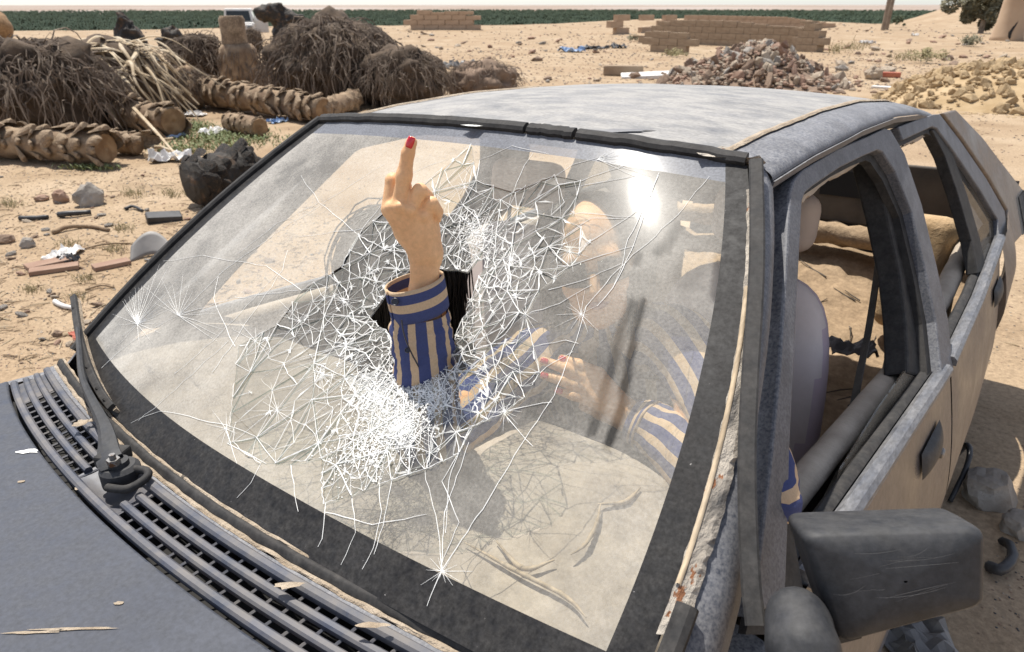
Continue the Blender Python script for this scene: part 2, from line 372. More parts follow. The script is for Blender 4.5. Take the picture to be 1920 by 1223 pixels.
# --- hood, wings, scuttle
def hoodedge(x): return -.004+.155*x*x+.03*abs(x)**6
def hz(x, y): return .888-.035*(abs(x)/.8)**2.5-.05*max(0, -y)**1.4-.006
def hoodf(u, v):
    x = -.785+1.57*u; y = lerp(hoodedge(x), -1.05, v**1.3); return (x, y, hz(x, y)+.006)
obj('hood', MB().grid(hoodf, 48, 30, thick=(0, 0, -.018)), 'hood_paint', car, auto=40, bevel=.004)
# pale scars in the hood paint, a flake of bare metal each
def flake(c, lx, ly, seed, name='paint_scar', m='sand_seal', zf=None, n=14):
    vs = []
    for k in range(n):
        a = 2*PI*k/n; r = 1+.7*noise.noise(Vector((math.cos(a)*1.7+seed*5.1, math.sin(a)*1.7, seed)))
        ca, sa = lx*r*math.cos(a), ly*r*math.sin(a); x, y = c[0]+ca*.777-sa*.629, c[1]+ca*.629+sa*.777; vs.append((x, y, (zf or (lambda q, w: hz(q, w)+.006))(x, y)+.0014))
    return obj(name, _one(vs, n), m, car)
def _one(vs, n):
    b = MB(); b.add(vs, [tuple(range(n))]); return b
for i, (px, py, lx, ly) in enumerate([(55, 846, .022, .006), (140, 1182, .05, .0022), (60, 1188, .03, .002), (150, 920, .008, .004), (225, 1135, .006, .003), (40, 905, .006, .003)]):
    p = pz(px, py, .884); flake((p.x, p.y), lx, ly, i, m='crack' if i == 0 else 'sand_seal')
def sstep_(a, b, x): t = max(0, min(1, (x-a)/(b-a))); return t*t*(3-2*t)
for s in (-1, 1):
    def wing(u, v, s=s):
        y = lerp(.415, -1.05, u); a = v*PI*.5; z0 = hz(.785, min(y, .1))-.004
        return (s*(.789-.09*sstep_(.05, .40, y)*(1-v)+(.055-.02*sstep_(.1, .4, y))*math.sin(a)), y, z0-.03*(1-math.cos(a))-max(0, v-.55)*1.1)
    obj('front_wing', MB().grid(wing, 24, 12), 'paint', car, smooth=True)
# scuttle tray under the grille, dark and dusty, and the painted strip behind it
def trimy(x): return .088+.17*x*x-.04*x*x*x*x+.02*abs(x)**6
obj('scuttle_tray', MB().grid(lambda u, v: (-.74+1.48*u, lerp(hoodedge(-.74+1.48*u)-.02, trimy(-.74+1.48*u)+.03, v), .835-.03*math.sin(v*PI)), 24, 4), 'dark', car)
# grille slats: long bars that follow the hood's edge, with cross ribs between
def grl(x, k):                              # k 0..1 from the hood edge to the windscreen
    return Vector((x, lerp(hoodedge(x)+.010, trimy(x)-.008, k), .887-.030*(abs(x)/.8)**2.5+.006*k))
BAR = [(-.0068, -.007), (.0068, -.007), (.0068, .001), (.0035, .0042), (-.0035, .0042), (-.0068, .001)]
EDGE = [(-.004, -.012), (.009, -.012), (.009, .002), (-.002, .004), (-.004, .001)]
def run(x0, x1, k, n=26): return [grl(lerp(x0, x1, i/n), k) for i in range(n+1)]
slats = []
GAP0, GAP1 = -.215, -.095                   # the break where the wiper sits
for k, w in ((.03, 1.0), (.36, .9), (.67, .9), (.985, 1.1)):
    for x0, x1 in ((-.735, GAP0-.01 if .1 < k < .9 else .74), (GAP1+.01, .74)):
        if x1 == .74 and x0 < -.7 and .1 < k < .9: continue
        if k in (.03, .985) and x0 > -.7: continue
        slats.append(obj('grille_slat', MB().sweep(run(x0, x1, k, 40), [(a*w, b*w+(.002 if k in (.03, .985) else 0)) for a, b in BAR]), 'grille_plastic', car, auto=30))
ribs = MB()
for x0, x1, n in ((-.61, GAP0-.01, 13), (GAP1+.02, .735, 27)):
    for i in range(n+1):
        x = lerp(x0, x1, i/n); a, b = grl(x, .03), grl(x+.004, .99)
        ribs.tube([a+Vector((0, 0, -.006)), vlerp(a, b, .5)+Vector((0, 0, -.007)), b+Vector((0, 0, -.006))], .0026, 5)
tag(obj('grille_rib', ribs, 'grille_plastic', car), kind='stuff')
# closed, dusted end of the grille near the wing, and the wiper well
obj('grille_end', MB().grid(lambda u, v: grl(lerp(-.735, -.615, u), lerp(.0, 1.0, v))-Vector((0, 0, .006)), 6, 8), 'grille_plastic', car)
def well(u, v):
    p = grl(lerp(GAP0-.015, GAP1+.025, u), lerp(0, 1, v)); d = math.sin(PI*u)*math.sin(PI*min(1, v*1.15)); return p-Vector((0, 0, .004+.02*d))
obj('wiper_well', MB().grid(well, 12, 10), 'grille_plastic', car, smooth=True)
# the painted strip behind the grille, cracked edge of sand against it
def strip(y0, y1, z0, z1, x0=-.73, x1=.74, n=60, bow=0.0, j=0.0):
    def f(u, v):
        x = lerp(x0, x1, u); y = trimy(x)+lerp(y0, y1, v)+j*noise.noise(Vector((x*28, v*3, 1)))
        return (x, y, lerp(z0, z1, v)+bow*math.sin(PI*v)-.018*(abs(x)/.74)**3)
    return f
obj('scuttle_panel', MB().grid(strip(-.012, .004, .886, .893, bow=.003), 60, 4), 'paint', car, smooth=True)
obj('sand_line', MB().grid(strip(.004, .011, .8935, .895, j=.0035, bow=.002), 140, 3), 'sand_seal', car)
obj('screen_gasket', MB().grid(strip(.011, .026, .8935, .901, bow=.006, j=.002), 90, 5), 'rubber', car, smooth=True)
obj('sand_line', MB().grid(strip(.0240, .0285, .9015, .9035, j=.003, bow=.001), 140, 2), 'sand_seal', car)
for i, (px, py, lx, ly) in enumerate([(215, 745, .022, .012), (150, 795, .012, .012), (540, 1100, .018, .006), (175, 790, .010, .007), (700, 1175, .02, .004)]):
    p = pz(px, py, .905); flake((p.x, p.y), lx, ly, 40+i, 'dried_mud', zf=lambda q, w_: .906)

# --- windscreen: one cracked pane with a shattered field round the hole, each loose shard its own piece
def glass_mat(name, dustc, base, tint, rough, var=0.5, white=0.0):
    m = bpy.data.materials.new(name); m.use_nodes = True; MATS[name] = m; n = m.node_tree.nodes; L = m.node_tree.links
    for x in list(n):
        if x.type == 'BSDF_PRINCIPLED': n.remove(x)
    out = n['Material Output']; tr = n.new('ShaderNodeBsdfTransparent'); tr.inputs[0].default_value = _lin(tint)
    df = n.new('ShaderNodeBsdfDiffuse'); df.inputs[0].default_value = _lin(dustc)
    tc = n.new('ShaderNodeTexCoord'); nz = n.new('ShaderNodeTexNoise'); nz.inputs['Scale'].default_value = 40 if name == 'shard_white' else 5; nz.inputs['Detail'].default_value = 9; nz.inputs['Roughness'].default_value = .68
    L.new(tc.outputs['Object'], nz.inputs['Vector'])
    n2 = n.new('ShaderNodeTexNoise'); n2.inputs['Scale'].default_value = 240; n2.inputs['Detail'].default_value = 3; L.new(tc.outputs['Object'], n2.inputs['Vector'])
    mr = n.new('ShaderNodeMapRange'); mr.inputs[1].default_value = .3; mr.inputs[2].default_value = .7; mr.inputs[3].default_value = base*(1-var); mr.inputs[4].default_value = base*(1+var); L.new(nz.outputs['Fac'], mr.inputs[0])
    m2 = n.new('ShaderNodeMapRange'); m2.inputs[1].default_value = .3; m2.inputs[2].default_value = .72; m2.inputs[3].default_value = .78; m2.inputs[4].default_value = 1.24; L.new(n2.outputs['Fac'], m2.inputs[0])
    at = n.new('ShaderNodeAttribute'); at.attribute_name = 'dust'
    a = n.new('ShaderNodeMath'); a.operation = 'MULTIPLY'; L.new(mr.outputs[0], a.inputs[0]); L.new(m2.outputs[0], a.inputs[1])
    b = n.new('ShaderNodeMath'); b.operation = 'MULTIPLY'; b.use_clamp = True; L.new(a.outputs[0], b.inputs[0])
    if var >= 0 and name == 'screen_glass': L.new(at.outputs['Fac'], b.inputs[1])
    else: b.inputs[1].default_value = 1.0
    mx = n.new('ShaderNodeMixShader'); L.new(b.outputs[0], mx.inputs[0]); L.new(tr.outputs[0], mx.inputs[1]); L.new(df.outputs[0], mx.inputs[2])
    gl = n.new('ShaderNodeBsdfGlossy'); gl.inputs['Roughness'].default_value = rough; fr = n.new('ShaderNodeFresnel'); ge = n.new('ShaderNodeNewGeometry'); io = n.new('ShaderNodeMapRange'); io.inputs[3].default_value = 1.5; io.inputs[4].default_value = 1/1.5; L.new(ge.outputs['Backfacing'], io.inputs[0]); L.new(io.outputs[0], fr.inputs[0]); gl.inputs[0].default_value = (.32, .32, .32, 1)
    gb = n.new('ShaderNodeBsdfGlossy'); gb.inputs['Roughness'].default_value = rough+.22; gb.inputs[0].default_value = (.75, .75, .75, 1); gm2 = n.new('ShaderNodeMixShader'); gm2.inputs[0].default_value = .10; L.new(gl.outputs[0], gm2.inputs[1]); L.new(gb.outputs[0], gm2.inputs[2])
    g2 = n.new('ShaderNodeMixShader'); L.new(fr.outputs[0], g2.inputs[0]); L.new(mx.outputs[0], g2.inputs[1]); L.new(gm2.outputs[0], g2.inputs[2])
    L.new(g2.outputs[0], out.inputs[0]); return m
DUSTG = (0.76, 0.715, 0.64)
glass_mat('screen_glass', DUSTG, .25, (.93, .94, .91), .05)
glass_mat('shard_glass', DUSTG, .17, (.94, .955, .94), .06)
glass_mat('shard_dusty', DUSTG, .21, (.94, .955, .94), .10)
glass_mat('shard_white', (.88, .87, .84), .34, (.9, .94, .92), .2, .8)
glass_mat('side_glass', (.40, .33, .25), .35, (.55, .58, .58), .03)

HOLE = [(683, 583), (700, 600), (714, 606), (724, 625), (733, 650), (732, 684), (745, 697), (759, 706), (785, 690), (812, 679), (849, 673), (832, 655), (845, 616), (858, 585), (874, 550), (890, 505), (905, 470), (885, 476), (868, 497), (848, 492), (823, 492), (795, 485), (760, 492), (735, 515), (712, 542), (697, 562)]
OUTER = [(432, 800), (440, 720), (448, 648), (520, 610), (566, 545), (640, 500), (672, 440), (728, 392), (790, 352), (850, 300), (884, 272), (893, 340), (960, 360), (1040, 330), (1090, 340), (1075, 400), (1105, 455), (1068, 500), (1010, 545), (985, 590), (1000, 650), (1012, 700), (985, 745), (942, 775), (885, 800), (862, 850), (800, 880), (735, 900), (660, 930), (608, 945), (602, 860), (545, 872), (490, 868), (428, 832)]
def inpoly(p, Pg):
    x, y = p; c = False; j = len(Pg)-1
    for i in range(len(Pg)):
        (xi, yi), (xj, yj) = Pg[i], Pg[j]
        if (yi > y) != (yj > y) and x < (xj-xi)*(y-yi)/(yj-yi)+xi: c = not c
        j = i
    return c
def dens(Pg, step):
    out = []
    for a, b in zip(Pg, Pg[1:]+Pg[:1]):
        k = max(1, int(math.hypot(b[0]-a[0], b[1]-a[1])/step)); out += [(lerp(a[0], b[0], i/k), lerp(a[1], b[1], i/k)) for i in range(k)]
    return out
def pdist(p, Pg):
    best = 1e9
    for (ax, ay), (bx, by) in zip(Pg, Pg[1:]+Pg[:1]):
        dx, dy = bx-ax, by-ay; t = max(0, min(1, ((p[0]-ax)*dx+(p[1]-ay)*dy)/(dx*dx+dy*dy+1e-9))); best = min(best, math.hypot(p[0]-ax-t*dx, p[1]-ay-t*dy))
    return best
OUTST = [ws_st(*p) for p in dens(OUTER, 26)]
# pane
ts = sorted(set([round(x, 4) for x in np.linspace(0, 1, 124)]+[.075, .945])); ss = sorted(set([round(x, 4) for x in np.linspace(-1, 1, 214)]+[-.935, .935]))
pv = [Vector((s, t)) for t in ts for s in ss if not inpoly((s, t), OUTST) and pdist((s, t), OUTST) > .006]
nb = len(OUTST); verts2 = [Vector(p) for p in OUTST]+pv
cd = geometry.delaunay_2d_cdt(verts2, [(i, (i+1) % nb) for i in range(nb)], [], 0, 1e-6)
PV = [WS(v.x, v.y) for v in cd[0]]
streaks = [([(1186, 566), (1165, 620), (1142, 700), (1126, 760), (1108, 812)], 8, .6), ([(1207, 566), (1190, 622), (1176, 700), (1162, 780), (1140, 836)], 7, .8),
           ([(1272, 424), (1252, 452), (1232, 472)], 11, .55), ([(1243, 462), (1236, 478)], 6, .5), ([(1262, 450), (1252, 472)], 6, .5), ([(1198, 480), (1192, 492)], 9, .6), ([(1300, 490), (1285, 520)], 26, .35),
           ([(1352, 486), (1346, 556)], 13, .9)]
stS = [([ws_st(*p) for p in pts], wd_, a) for pts, wd_, a in streaks]
def segd(p, pts):
    best = 1e9
    for (ax, ay), (bx, by) in zip(pts, pts[1:]):
        dx, dy = (bx-ax)*.64, (by-ay)*.8; qx, qy = (p[0]-ax)*.64, (p[1]-ay)*.8
        t = max(0, min(1, (qx*dx+qy*dy)/(dx*dx+dy*dy+1e-12))); best = min(best, math.hypot(qx-t*dx, qy-t*dy))
    return best
def dustat(s, t):
    v = 1.0
    if s > .2 and t > .25:
        for pts, wd_, a in stS:
            d = segd((s, t), pts)/(wd_*.00078)
            if d < 1.6: v *= 1-a*max(0, min(1, (1.45-d)*1.3))
    v *= 1+.25*max(0, .45-t)+.75*max(0, .15-s)+.25*max(0, t-.7)
    v *= 1-.13*max(0, min(1, (s-.15)/.25))
    return v
gf, gm = [], []
for f in cd[2]:
    c = sum((cd[0][i] for i in f), Vector((0, 0)))/len(f)
    if inpoly((c.x, c.y), OUTST): continue
    gf.append(tuple(f)); gm.append(1 if (c.y < .075 or abs(c.x) > .935) else 2 if c.y > .945 else 0)
me = bpy.data.meshes.new('windscreen'); me.from_pydata(PV, [], gf)
glass_mat('shade_band', (.30, .31, .34), .62, (.42, .45, .5), .12, .2)
for m in ('screen_glass', 'ceramic', 'shade_band'): me.materials.append(MATS[m])
me.polygons.foreach_set('material_index', gm); me.polygons.foreach_set('use_smooth', [True]*len(gf))
me.attributes.new('dust', 'FLOAT', 'POINT').data.foreach_set('value', [dustat(v.x, v.y) for v in cd[0]])
screen = link('windscreen', me, car)
# shards
rs = random.Random(11)
hole_px = dens(HOLE, 22); HST = [ws_st(*p) for p in hole_px]
seeds = []; tries = 0
cx, cy = 775, 600
while len(seeds) < 112 and tries < 20000:
    tries += 1; p = (rs.uniform(420, 1110), rs.uniform(270, 950))
    if not inpoly(p, OUTER) or inpoly(p, HOLE): continue
    dh = pdist(p, HOLE); sep = 14+dh*.18
    if dh < 9 or pdist(p, OUTER) < 12: continue
    # stretch spacing along the radius so that splinters point at the hole
    ok = True
    ux, uy = p[0]-cx, p[1]-cy; l = math.hypot(ux, uy); ux /= l; uy /= l
    for q in seeds:
        dx, dy = q[0]-p[0], q[1]-p[1]; a = (dx*ux+dy*uy)*.5; b = -dx*uy+dy*ux
        if a*a+b*b < sep*sep: ok = False; break
    if ok: seeds.append(p)
SST = [ws_st(*p) for p in seeds]
allst = OUTST+HST+SST; nh = len(HST)
cons = [(i, (i+1) % nb) for i in range(nb)]+[(nb+i, nb+(i+1) % nh) for i in range(nh)]
cd2 = geometry.delaunay_2d_cdt([Vector(p) for p in allst], cons, [], 0, 1e-6)
hs = [tuple(p) for p in HST]
def sag(s, t):
    d = pdist((s, t), hs); return -.020*math.exp(-d/.10)
WHITE = [(700, 735, 62), (752, 800, 50), (800, 738, 44), (680, 840, 60), (892, 432, 34), (900, 745, 30), (600, 690, 26), (1000, 470, 22), (940, 520, 34), (640, 640, 30), (860, 400, 24), (720, 690, 24)]
shard_tris = []
for f in cd2[2]:
    c = sum((cd2[0][i] for i in f), Vector((0, 0)))/3
    if not inpoly((c.x, c.y), OUTST) or inpoly((c.x, c.y), hs): continue
    shard_tris.append([cd2[0][i].copy() for i in f])
print('shards', len(shard_tris)); glass_mat('shard_edge', (.80, .84, .81), .34, (.80, .90, .86), .15, .5); glass_mat('shard_under', DUSTG, .01, (.97, .985, .975), .05); mats_sh = ['shard_glass', 'shard_dusty', 'shard_white', 'shard_edge', 'shard_under']
for k, tri in enumerate(shard_tris):
    c = sum(tri, Vector((0, 0)))/3; pc = prj(WS(c.x, c.y))
    wh = any(math.hypot(pc[0]-x, pc[1]-y) < r*.9 for x, y, r in WHITE[:3])
    mi = 2 if wh else (1 if rs.random() < .4 else 0)
    tilt = [rs.uniform(-.0022, .0022) for _ in tri]; top, bot = [], []
    n_ = len(tri)
    for v, tl in zip(tri, tilt):
        q = v+(c-v)*.018; o = sag(q.x, q.y)+tl; top.append(WS(q.x, q.y, o)); bot.append(WS(q.x, q.y, o-.0022))
    b = MB(); b.add(top+bot, [(0, 1, 2)], mi); b.f += [(5, 4, 3)]; b.m += [4]
    b.f += [(i, (i+1) % 3, 3+(i+1) % 3, 3+i) for i in range(3)]; b.m += [3]*3
    obj('glass_shard', b, mats_sh, screen)

# cracks: thin open seams of crushed glass on the pane
ck = MB()
def ribbon(pts_st, w0, w1, off=.0012, lift=True):
    if len(pts_st) < 2: return
    P = [WS(s, t, off+(sag(s, t) if inpoly((s, t), OUTST) else 0)) for s, t in pts_st]; k = len(P)
    if k < 2: return
    vs = []
    for i in range(k):
        t = (P[min(i+1, k-1)]-P[max(i-1, 0)]).normalized(); a = t.cross(NWS).normalized(); w_ = lerp(w0, w1, i/(k-1))*(1+.5*noise.noise(P[i]*160))
        vs += [P[i]-a*w_, P[i]+NWS*w_*.7, P[i]+a*w_]
    ck.add(vs, [f for i in range(k-1) for f in ((3*i, 3*i+1, 3*i+4, 3*i+3), (3*i+1, 3*i+2, 3*i+5, 3*i+4))])
def crackpx(pts, w0=.0006, w1=.0003, jit=.9, step=17):
    out = []
    for a, b in zip(pts, pts[1:]):
        k = max(1, int(math.hypot(b[0]-a[0], b[1]-a[1])/step))
        out += [(lerp(a[0], b[0], i/k)+rs.uniform(-jit, jit), lerp(a[1], b[1], i/k)+rs.uniform(-jit, jit)) for i in range(k)]
    out.append(pts[-1]); st = []
    q = (0.1, 0.5)
    for p in out:
        if inpoly(p, HOLE): break
        q = ws_st(p[0], p[1], q)
        if abs(q[0]) > .985 or not .015 < q[1] < .985: break
        st.append(q)
    ribbon(st, w0, w1)
LONG = [[(830, 1070), (808, 1120), (790, 1172)], [(830, 1070), (905, 955), (975, 840), (1040, 742), (1080, 640), (1100, 575), (1160, 505), (1270, 405), (1330, 332)],
        [(1235, 325), (1205, 400), (1178, 450), (1165, 500), (1150, 540)], [(1150, 540), (1120, 575)], [(830, 1070), (822, 985), (800, 900), (790, 850)], [(828, 1062), (835, 960), (880, 830)],
        [(335, 592), (430, 500), (530, 430), (640, 360), (720, 310)], [(400, 700), (460, 610), (530, 508), (540, 470)], [(330, 700), (400, 640), (525, 508)], [(190, 690), (250, 640), (335, 592)], [(335, 592), (440, 560), (560, 545)],
        [(430, 800), (300, 770), (230, 800)], [(490, 868), (470, 905), (430, 950)], [(545, 872), (560, 960)], [(610, 945), (606, 1010), (580, 1060)], [(660, 930), (668, 1000), (640, 1060)], [(712, 905), (715, 960), (700, 1030), (680, 1068)],
        [(735, 900), (720, 985), (702, 1040)], [(610, 960), (700, 985), (800, 965)], [(885, 800), (830, 905), (860, 980), (828, 1062)], [(880, 800), (842, 900), (836, 1000)], [(425, 810), (445, 870)], [(428, 832), (500, 870)],
        [(893, 340), (900, 300), (960, 275), (1030, 290)], [(960, 360), (985, 310), (1000, 288)], [(1040, 330), (1075, 310), (1140, 292)], [(893, 340), (870, 345), (800, 385)], [(1090, 340), (1200, 300)], [(1085, 350), (1190, 330)], [(1075, 400), (1150, 405), (1190, 408)],
        [(1105, 455), (1160, 420), (1230, 372)], [(1060, 440), (1110, 410), (1170, 410)], [(1068, 500), (1130, 480), (1190, 462)], [(1030, 545), (1110, 520), (1165, 495)], [(985, 590), (1050, 570), (1110, 535)], [(1000, 650), (1060, 640), (1085, 645)], [(1012, 700), (1040, 680), (1075, 660)],
        [(942, 775), (975, 810), (1000, 838)], [(945, 770), (1035, 755)], [(440, 650), (400, 560), (410, 520)], [(566, 545), (500, 500), (380, 480), (250, 500)], [(640, 500), (680, 430), (760, 330), (840, 300)], [(680, 430), (560, 445)], [(672, 440), (600, 380), (565, 330)],
        [(600, 380), (520, 420), (440, 480)], [(1150, 540), (1185, 470), (1235, 330)], [(430, 640), (330, 730), (260, 790)]]
for p in LONG: crackpx(p, .0006, .00035, 1.6)
def star(cx_, cy_, n, r0, r1, a0=0, a1=2*PI, w_=.00042):
    n = int(n*1.6)
    for i in range(n):
        a = lerp(a0, a1, (i+rs.uniform(-.35, .35))/n); r = rs.uniform(r0, r1); crackpx([(cx_, cy_), (cx_+r*math.cos(a), cy_+r*math.sin(a)*.95)], w_, .00012, .7)
star(258, 608, 15, 40, 150, -2.2, -.2); star(258, 608, 8, 20, 60); star(335, 592, 10, 25, 90, -2.6, 0.9); star(830, 1072, 9, 15, 60); star(890, 430, 26, 20, 75); star(752, 802, 34, 20, 80, w_=.0006); star(700, 735, 22, 20, 60, w_=.0006)
star(955, 480, 14, 15, 60); star(1068, 470, 12, 15, 50); star(1090, 590, 9, 15, 60); star(985, 590, 8, 15, 50); star(945, 770, 10, 10, 45); star(560, 600, 7, 15, 60); star(520, 770, 9, 15, 60); star(425, 805, 7, 10, 50); star(600, 700, 12, 15, 60); star(480, 640, 8, 15, 50); star(640, 560, 10, 12, 45)
star(690, 500, 8, 10, 40); star(800, 420, 9, 10, 45); star(870, 350, 8, 10, 50); star(1120, 300, 9, 30, 110, -.7, .5)
# splinters along the shard seams, random spokes and arcs through the broken field
for tri in shard_tris:
    for a, b in zip(tri, tri[1:]+tri[:1]):
        if rs.random() < .42:
            k = 4; ribbon([(lerp(a.x, b.x, i/k)+rs.uniform(-.0016, .0016), lerp(a.y, b.y, i/k)+rs.uniform(-.0016, .0016)) for i in range(k+1)], rs.uniform(.0002, .0009), rs.uniform(.00015, .0006), .003)
web = [p for p in seeds]; tries = 0
while len(web) < 900 and tries < 60000:
    tries += 1
    if rs.random() < .5: x, y, r = rs.choice(WHITE); p = (x+rs.gauss(0, r*1.0), y+rs.gauss(0, r*.9))
    else: p = (rs.uniform(420, 1110), rs.uniform(270, 950))
    if not inpoly(p, OUTER) or inpoly(p, HOLE): continue
    dh = pdist(p, HOLE); dw = min(math.hypot(p[0]-x, p[1]-y)/r for x, y, r in WHITE); sep = min(6+dh*.055, 4.5+6*dw)
    ux, uy = p[0]-cx, p[1]-cy; l = math.hypot(ux, uy); ux /= l; uy /= l
    if all(((q[0]-p[0])*ux+(q[1]-p[1])*uy)**2*.16+(-(q[0]-p[0])*uy+(q[1]-p[1])*ux)**2 > sep*sep for q in web): web.append(p)
W3 = [ws_st(*p) for p in web]+OUTST+HST
cd3 = geometry.delaunay_2d_cdt([Vector(p) for p in W3], [], [], 0, 1e-6)
for e in cd3[1]:
    a, b = cd3[0][e[0]], cd3[0][e[1]]; m_ = (a+b)/2
    if not inpoly((m_.x, m_.y), OUTST) or inpoly((m_.x, m_.y), hs): continue
    pm = prj(WS(m_.x, m_.y)); dw = min(math.hypot(pm[0]-x, pm[1]-y)/r for x, y, r in WHITE)
    if rs.random() > (.95 if dw < 1 else .72 if dw < 2 else .55): continue
    k = 3; dh = pdist((pm[0], pm[1]), HOLE); w_ = rs.choice((.0002, .0003, .0004, .0006))*(1.6 if dw < .8 else 1)*(1.25 if dh < 90 else 1)
    ribbon([(lerp(a.x, b.x, i/k)+rs.uniform(-.002, .002)*(0 < i < k), lerp(a.y, b.y, i/k)+rs.uniform(-.002, .002)*(0 < i < k)) for i in range(k+1)], w_, w_*rs.uniform(.5, 1.2), rs.uniform(.0015, .0035))
for i in range(130):
    a = rs.uniform(0, 2*PI); r0 = rs.uniform(90, 200); r1 = r0+rs.uniform(40, 190)
    p = [(cx+r0*math.cos(a), cy+r0*math.sin(a)*.9), (cx+r1*math.cos(a+rs.uniform(-.1, .1)), cy+r1*.9*math.sin(a+rs.uniform(-.1, .1)))]
    if all(inpoly(q, OUTER) and not inpoly(q, HOLE) for q in p): crackpx(p, rs.uniform(.0002, .0006), .0002, 1.4, 14)
# frosted splinters: slivers along the cracks and small burst patches at their nodes
glass_mat('frost', (.90, .90, .87), .62, (.95, .97, .95), .25, .45)
fz = MB(); ed = [e for e in cd3[1]]; rs.shuffle(ed)
def fpt(x, y, o): return WS(x, y, sag(x, y)+o)
for e in ed[:900]:
    a, b = cd3[0][e[0]], cd3[0][e[1]]; m_ = (a+b)/2
    if not inpoly((m_.x, m_.y), OUTST) or inpoly((m_.x, m_.y), hs): continue
    d = b-a
    if d.length > .16: continue
    n2 = Vector((-d.y, d.x)).normalized()*rs.choice((-1, 1))*rs.uniform(.0012, .0055); q = a+d*rs.uniform(.25, .75)+n2
    if rs.random() < .45: fz.add([fpt(a.x, a.y, .0012), fpt(b.x, b.y, .0014), fpt(q.x, q.y, .0018)], [(0, 1, 2)])
    if rs.random() < (.5 if pdist(tuple(prj(WS(a.x, a.y))), HOLE) < 110 else .14):
        r = rs.uniform(.003, .010); k = rs.choice((9, 11, 13)); k0 = rs.uniform(0, 6); vs = [fpt(a.x, a.y, .0032)]
        for i in range(k):
            q_ = k0+2*PI*i/k; rr_ = r*(rs.uniform(.5, 1.2) if i % 2 == 0 else rs.uniform(.12, .3)); vs.append(fpt(a.x+rr_*math.cos(q_)/.66, a.y+rr_*math.sin(q_)/.8, .0026))
        if all(not inpoly(((v_), w2), hs) for v_, w2 in ((a.x, a.y),)): fz.add(vs, [(0, 1+i, 1+(i+1) % k) for i in range(k)])
tag(obj('frosted_splinter', fz, 'frost', screen), kind='stuff')
tag(obj('crack_line', ck, 'crack', screen), kind='stuff')
# crumbs of crushed glass where the blows fell
cr = MB()
for i in range(3600):
    x, y, r = rs.choice(WHITE[:5]); p = (x+rs.gauss(0, r*.55), y+rs.gauss(0, r*.5))
    if inpoly(p, HOLE) or not inpoly(p, OUTER): continue
    s, t = ws_st(*p); z = rs.uniform(.0005, .0015)
    cr.rock(WS(s, t, sag(s, t)+.002), (z, z*rs.uniform(.5, 1.4), z*.6), sub=0, seed=i, amp=.0)
tag(obj('glass_crumb', cr, 'crack', screen), kind='stuff')

# --- header strip, side seals
def edge(s, n=24, t0=0, t1=1, ds=0.0, off=0.0): return [WS(s*(1+ds), lerp(t0, t1, i/n), off) for i in range(n+1)]
SEAL = [(-.009, -.004), (.009, -.004), (.009, .004), (.004, .008), (-.004, .008), (-.009, .004)]
for a, b in ((-1.0, .22), (.235, .42), (.435, 1.0)):
    obj('header_gasket', MB().sweep([WS(lerp(a, b, i/20), 1.012+.004*noise.noise(Vector((i*.9, a, 0))), .004) for i in range(21)], [(x*1.25, y) for x, y in SEAL], upv=NWS), 'rubber', car, auto=30)
obj('side_gasket', MB().sweep(edge(-1, t0=0, t1=1.01, ds=.012, off=.004), SEAL, upv=NWS), 'rubber', car, auto=30)
# --- roof
def roofz(y): return poly([(.775, 1.366), (1.0, 1.383), (1.3, 1.392), (1.6, 1.386), (1.9, 1.362), (2.15, 1.325), (2.3, 1.29)], y)
def roofw(y): return poly([(.775, .47), (1.2, .478), (1.7, .475), (2.2, .47), (2.3, .47)], y)
def roof(u, v, lip=0):
    y0 = .792+.03*(2*u-1)**2; y = lerp(y0, 2.28, v); x = (2*u-1)*roofw(y)
    return (x, y, roofz(y)-.024*(2*u-1)**2+.0015*noise.noise(Vector((x*6, y*5, 0))))
obj('roof', MB().grid(roof, 40, 50, thick=(0, 0, -.01)), 'roof_paint', car, auto=40)
def rail(u, v, s):
    y = lerp(.825, 2.30, u); a = v*PI*.5; w0 = roofw(y)+.004; z0 = roofz(y)-.024-.002
    return (s*(w0+.088*math.sin(a)), y, z0-.028*(1-math.cos(a)))
for s in (-1, 1):
    obj('roof_rail', MB().grid(lambda u, v, s=s: rail(u, v, s), 50, 10), 'paint', car, smooth=True)
    # sand-filled seam between roof skin and rail
    obj('roof_seam', MB().grid(lambda u, v, s=s: (lambda y: (s*(roofw(y)-.007+.016*v+.0025*noise.noise(Vector((y*30, v*2, s)))), y, roofz(y)-.0225+.0035*math.sin(PI*v)))(lerp(.80, 2.28, u)), 120, 3), 'sand_seal', car)
    g = [Vector(rail(i/40, 1.0, s))+Vector((-s*.006, 0, -.005)) for i in range(41)]
    obj('rain_gutter', MB().sweep(g, [(-.008, -.008), (.006, -.008), (.010, .004), (.007, .004), (.003, -.003), (-.008, 0)] if s > 0 else [(.008, -.008), (.008, 0), (-.003, -.003), (-.007, .004), (-.010, .004), (-.006, -.008)]), 'paint', car)
    obj('gutter_seal', MB().sweep([p+Vector((-s*.016, 0, -.014)) for p in g], [(-.010, -.009), (.010, -.009), (.010, .009), (-.010, .009)]), 'rubber', car)
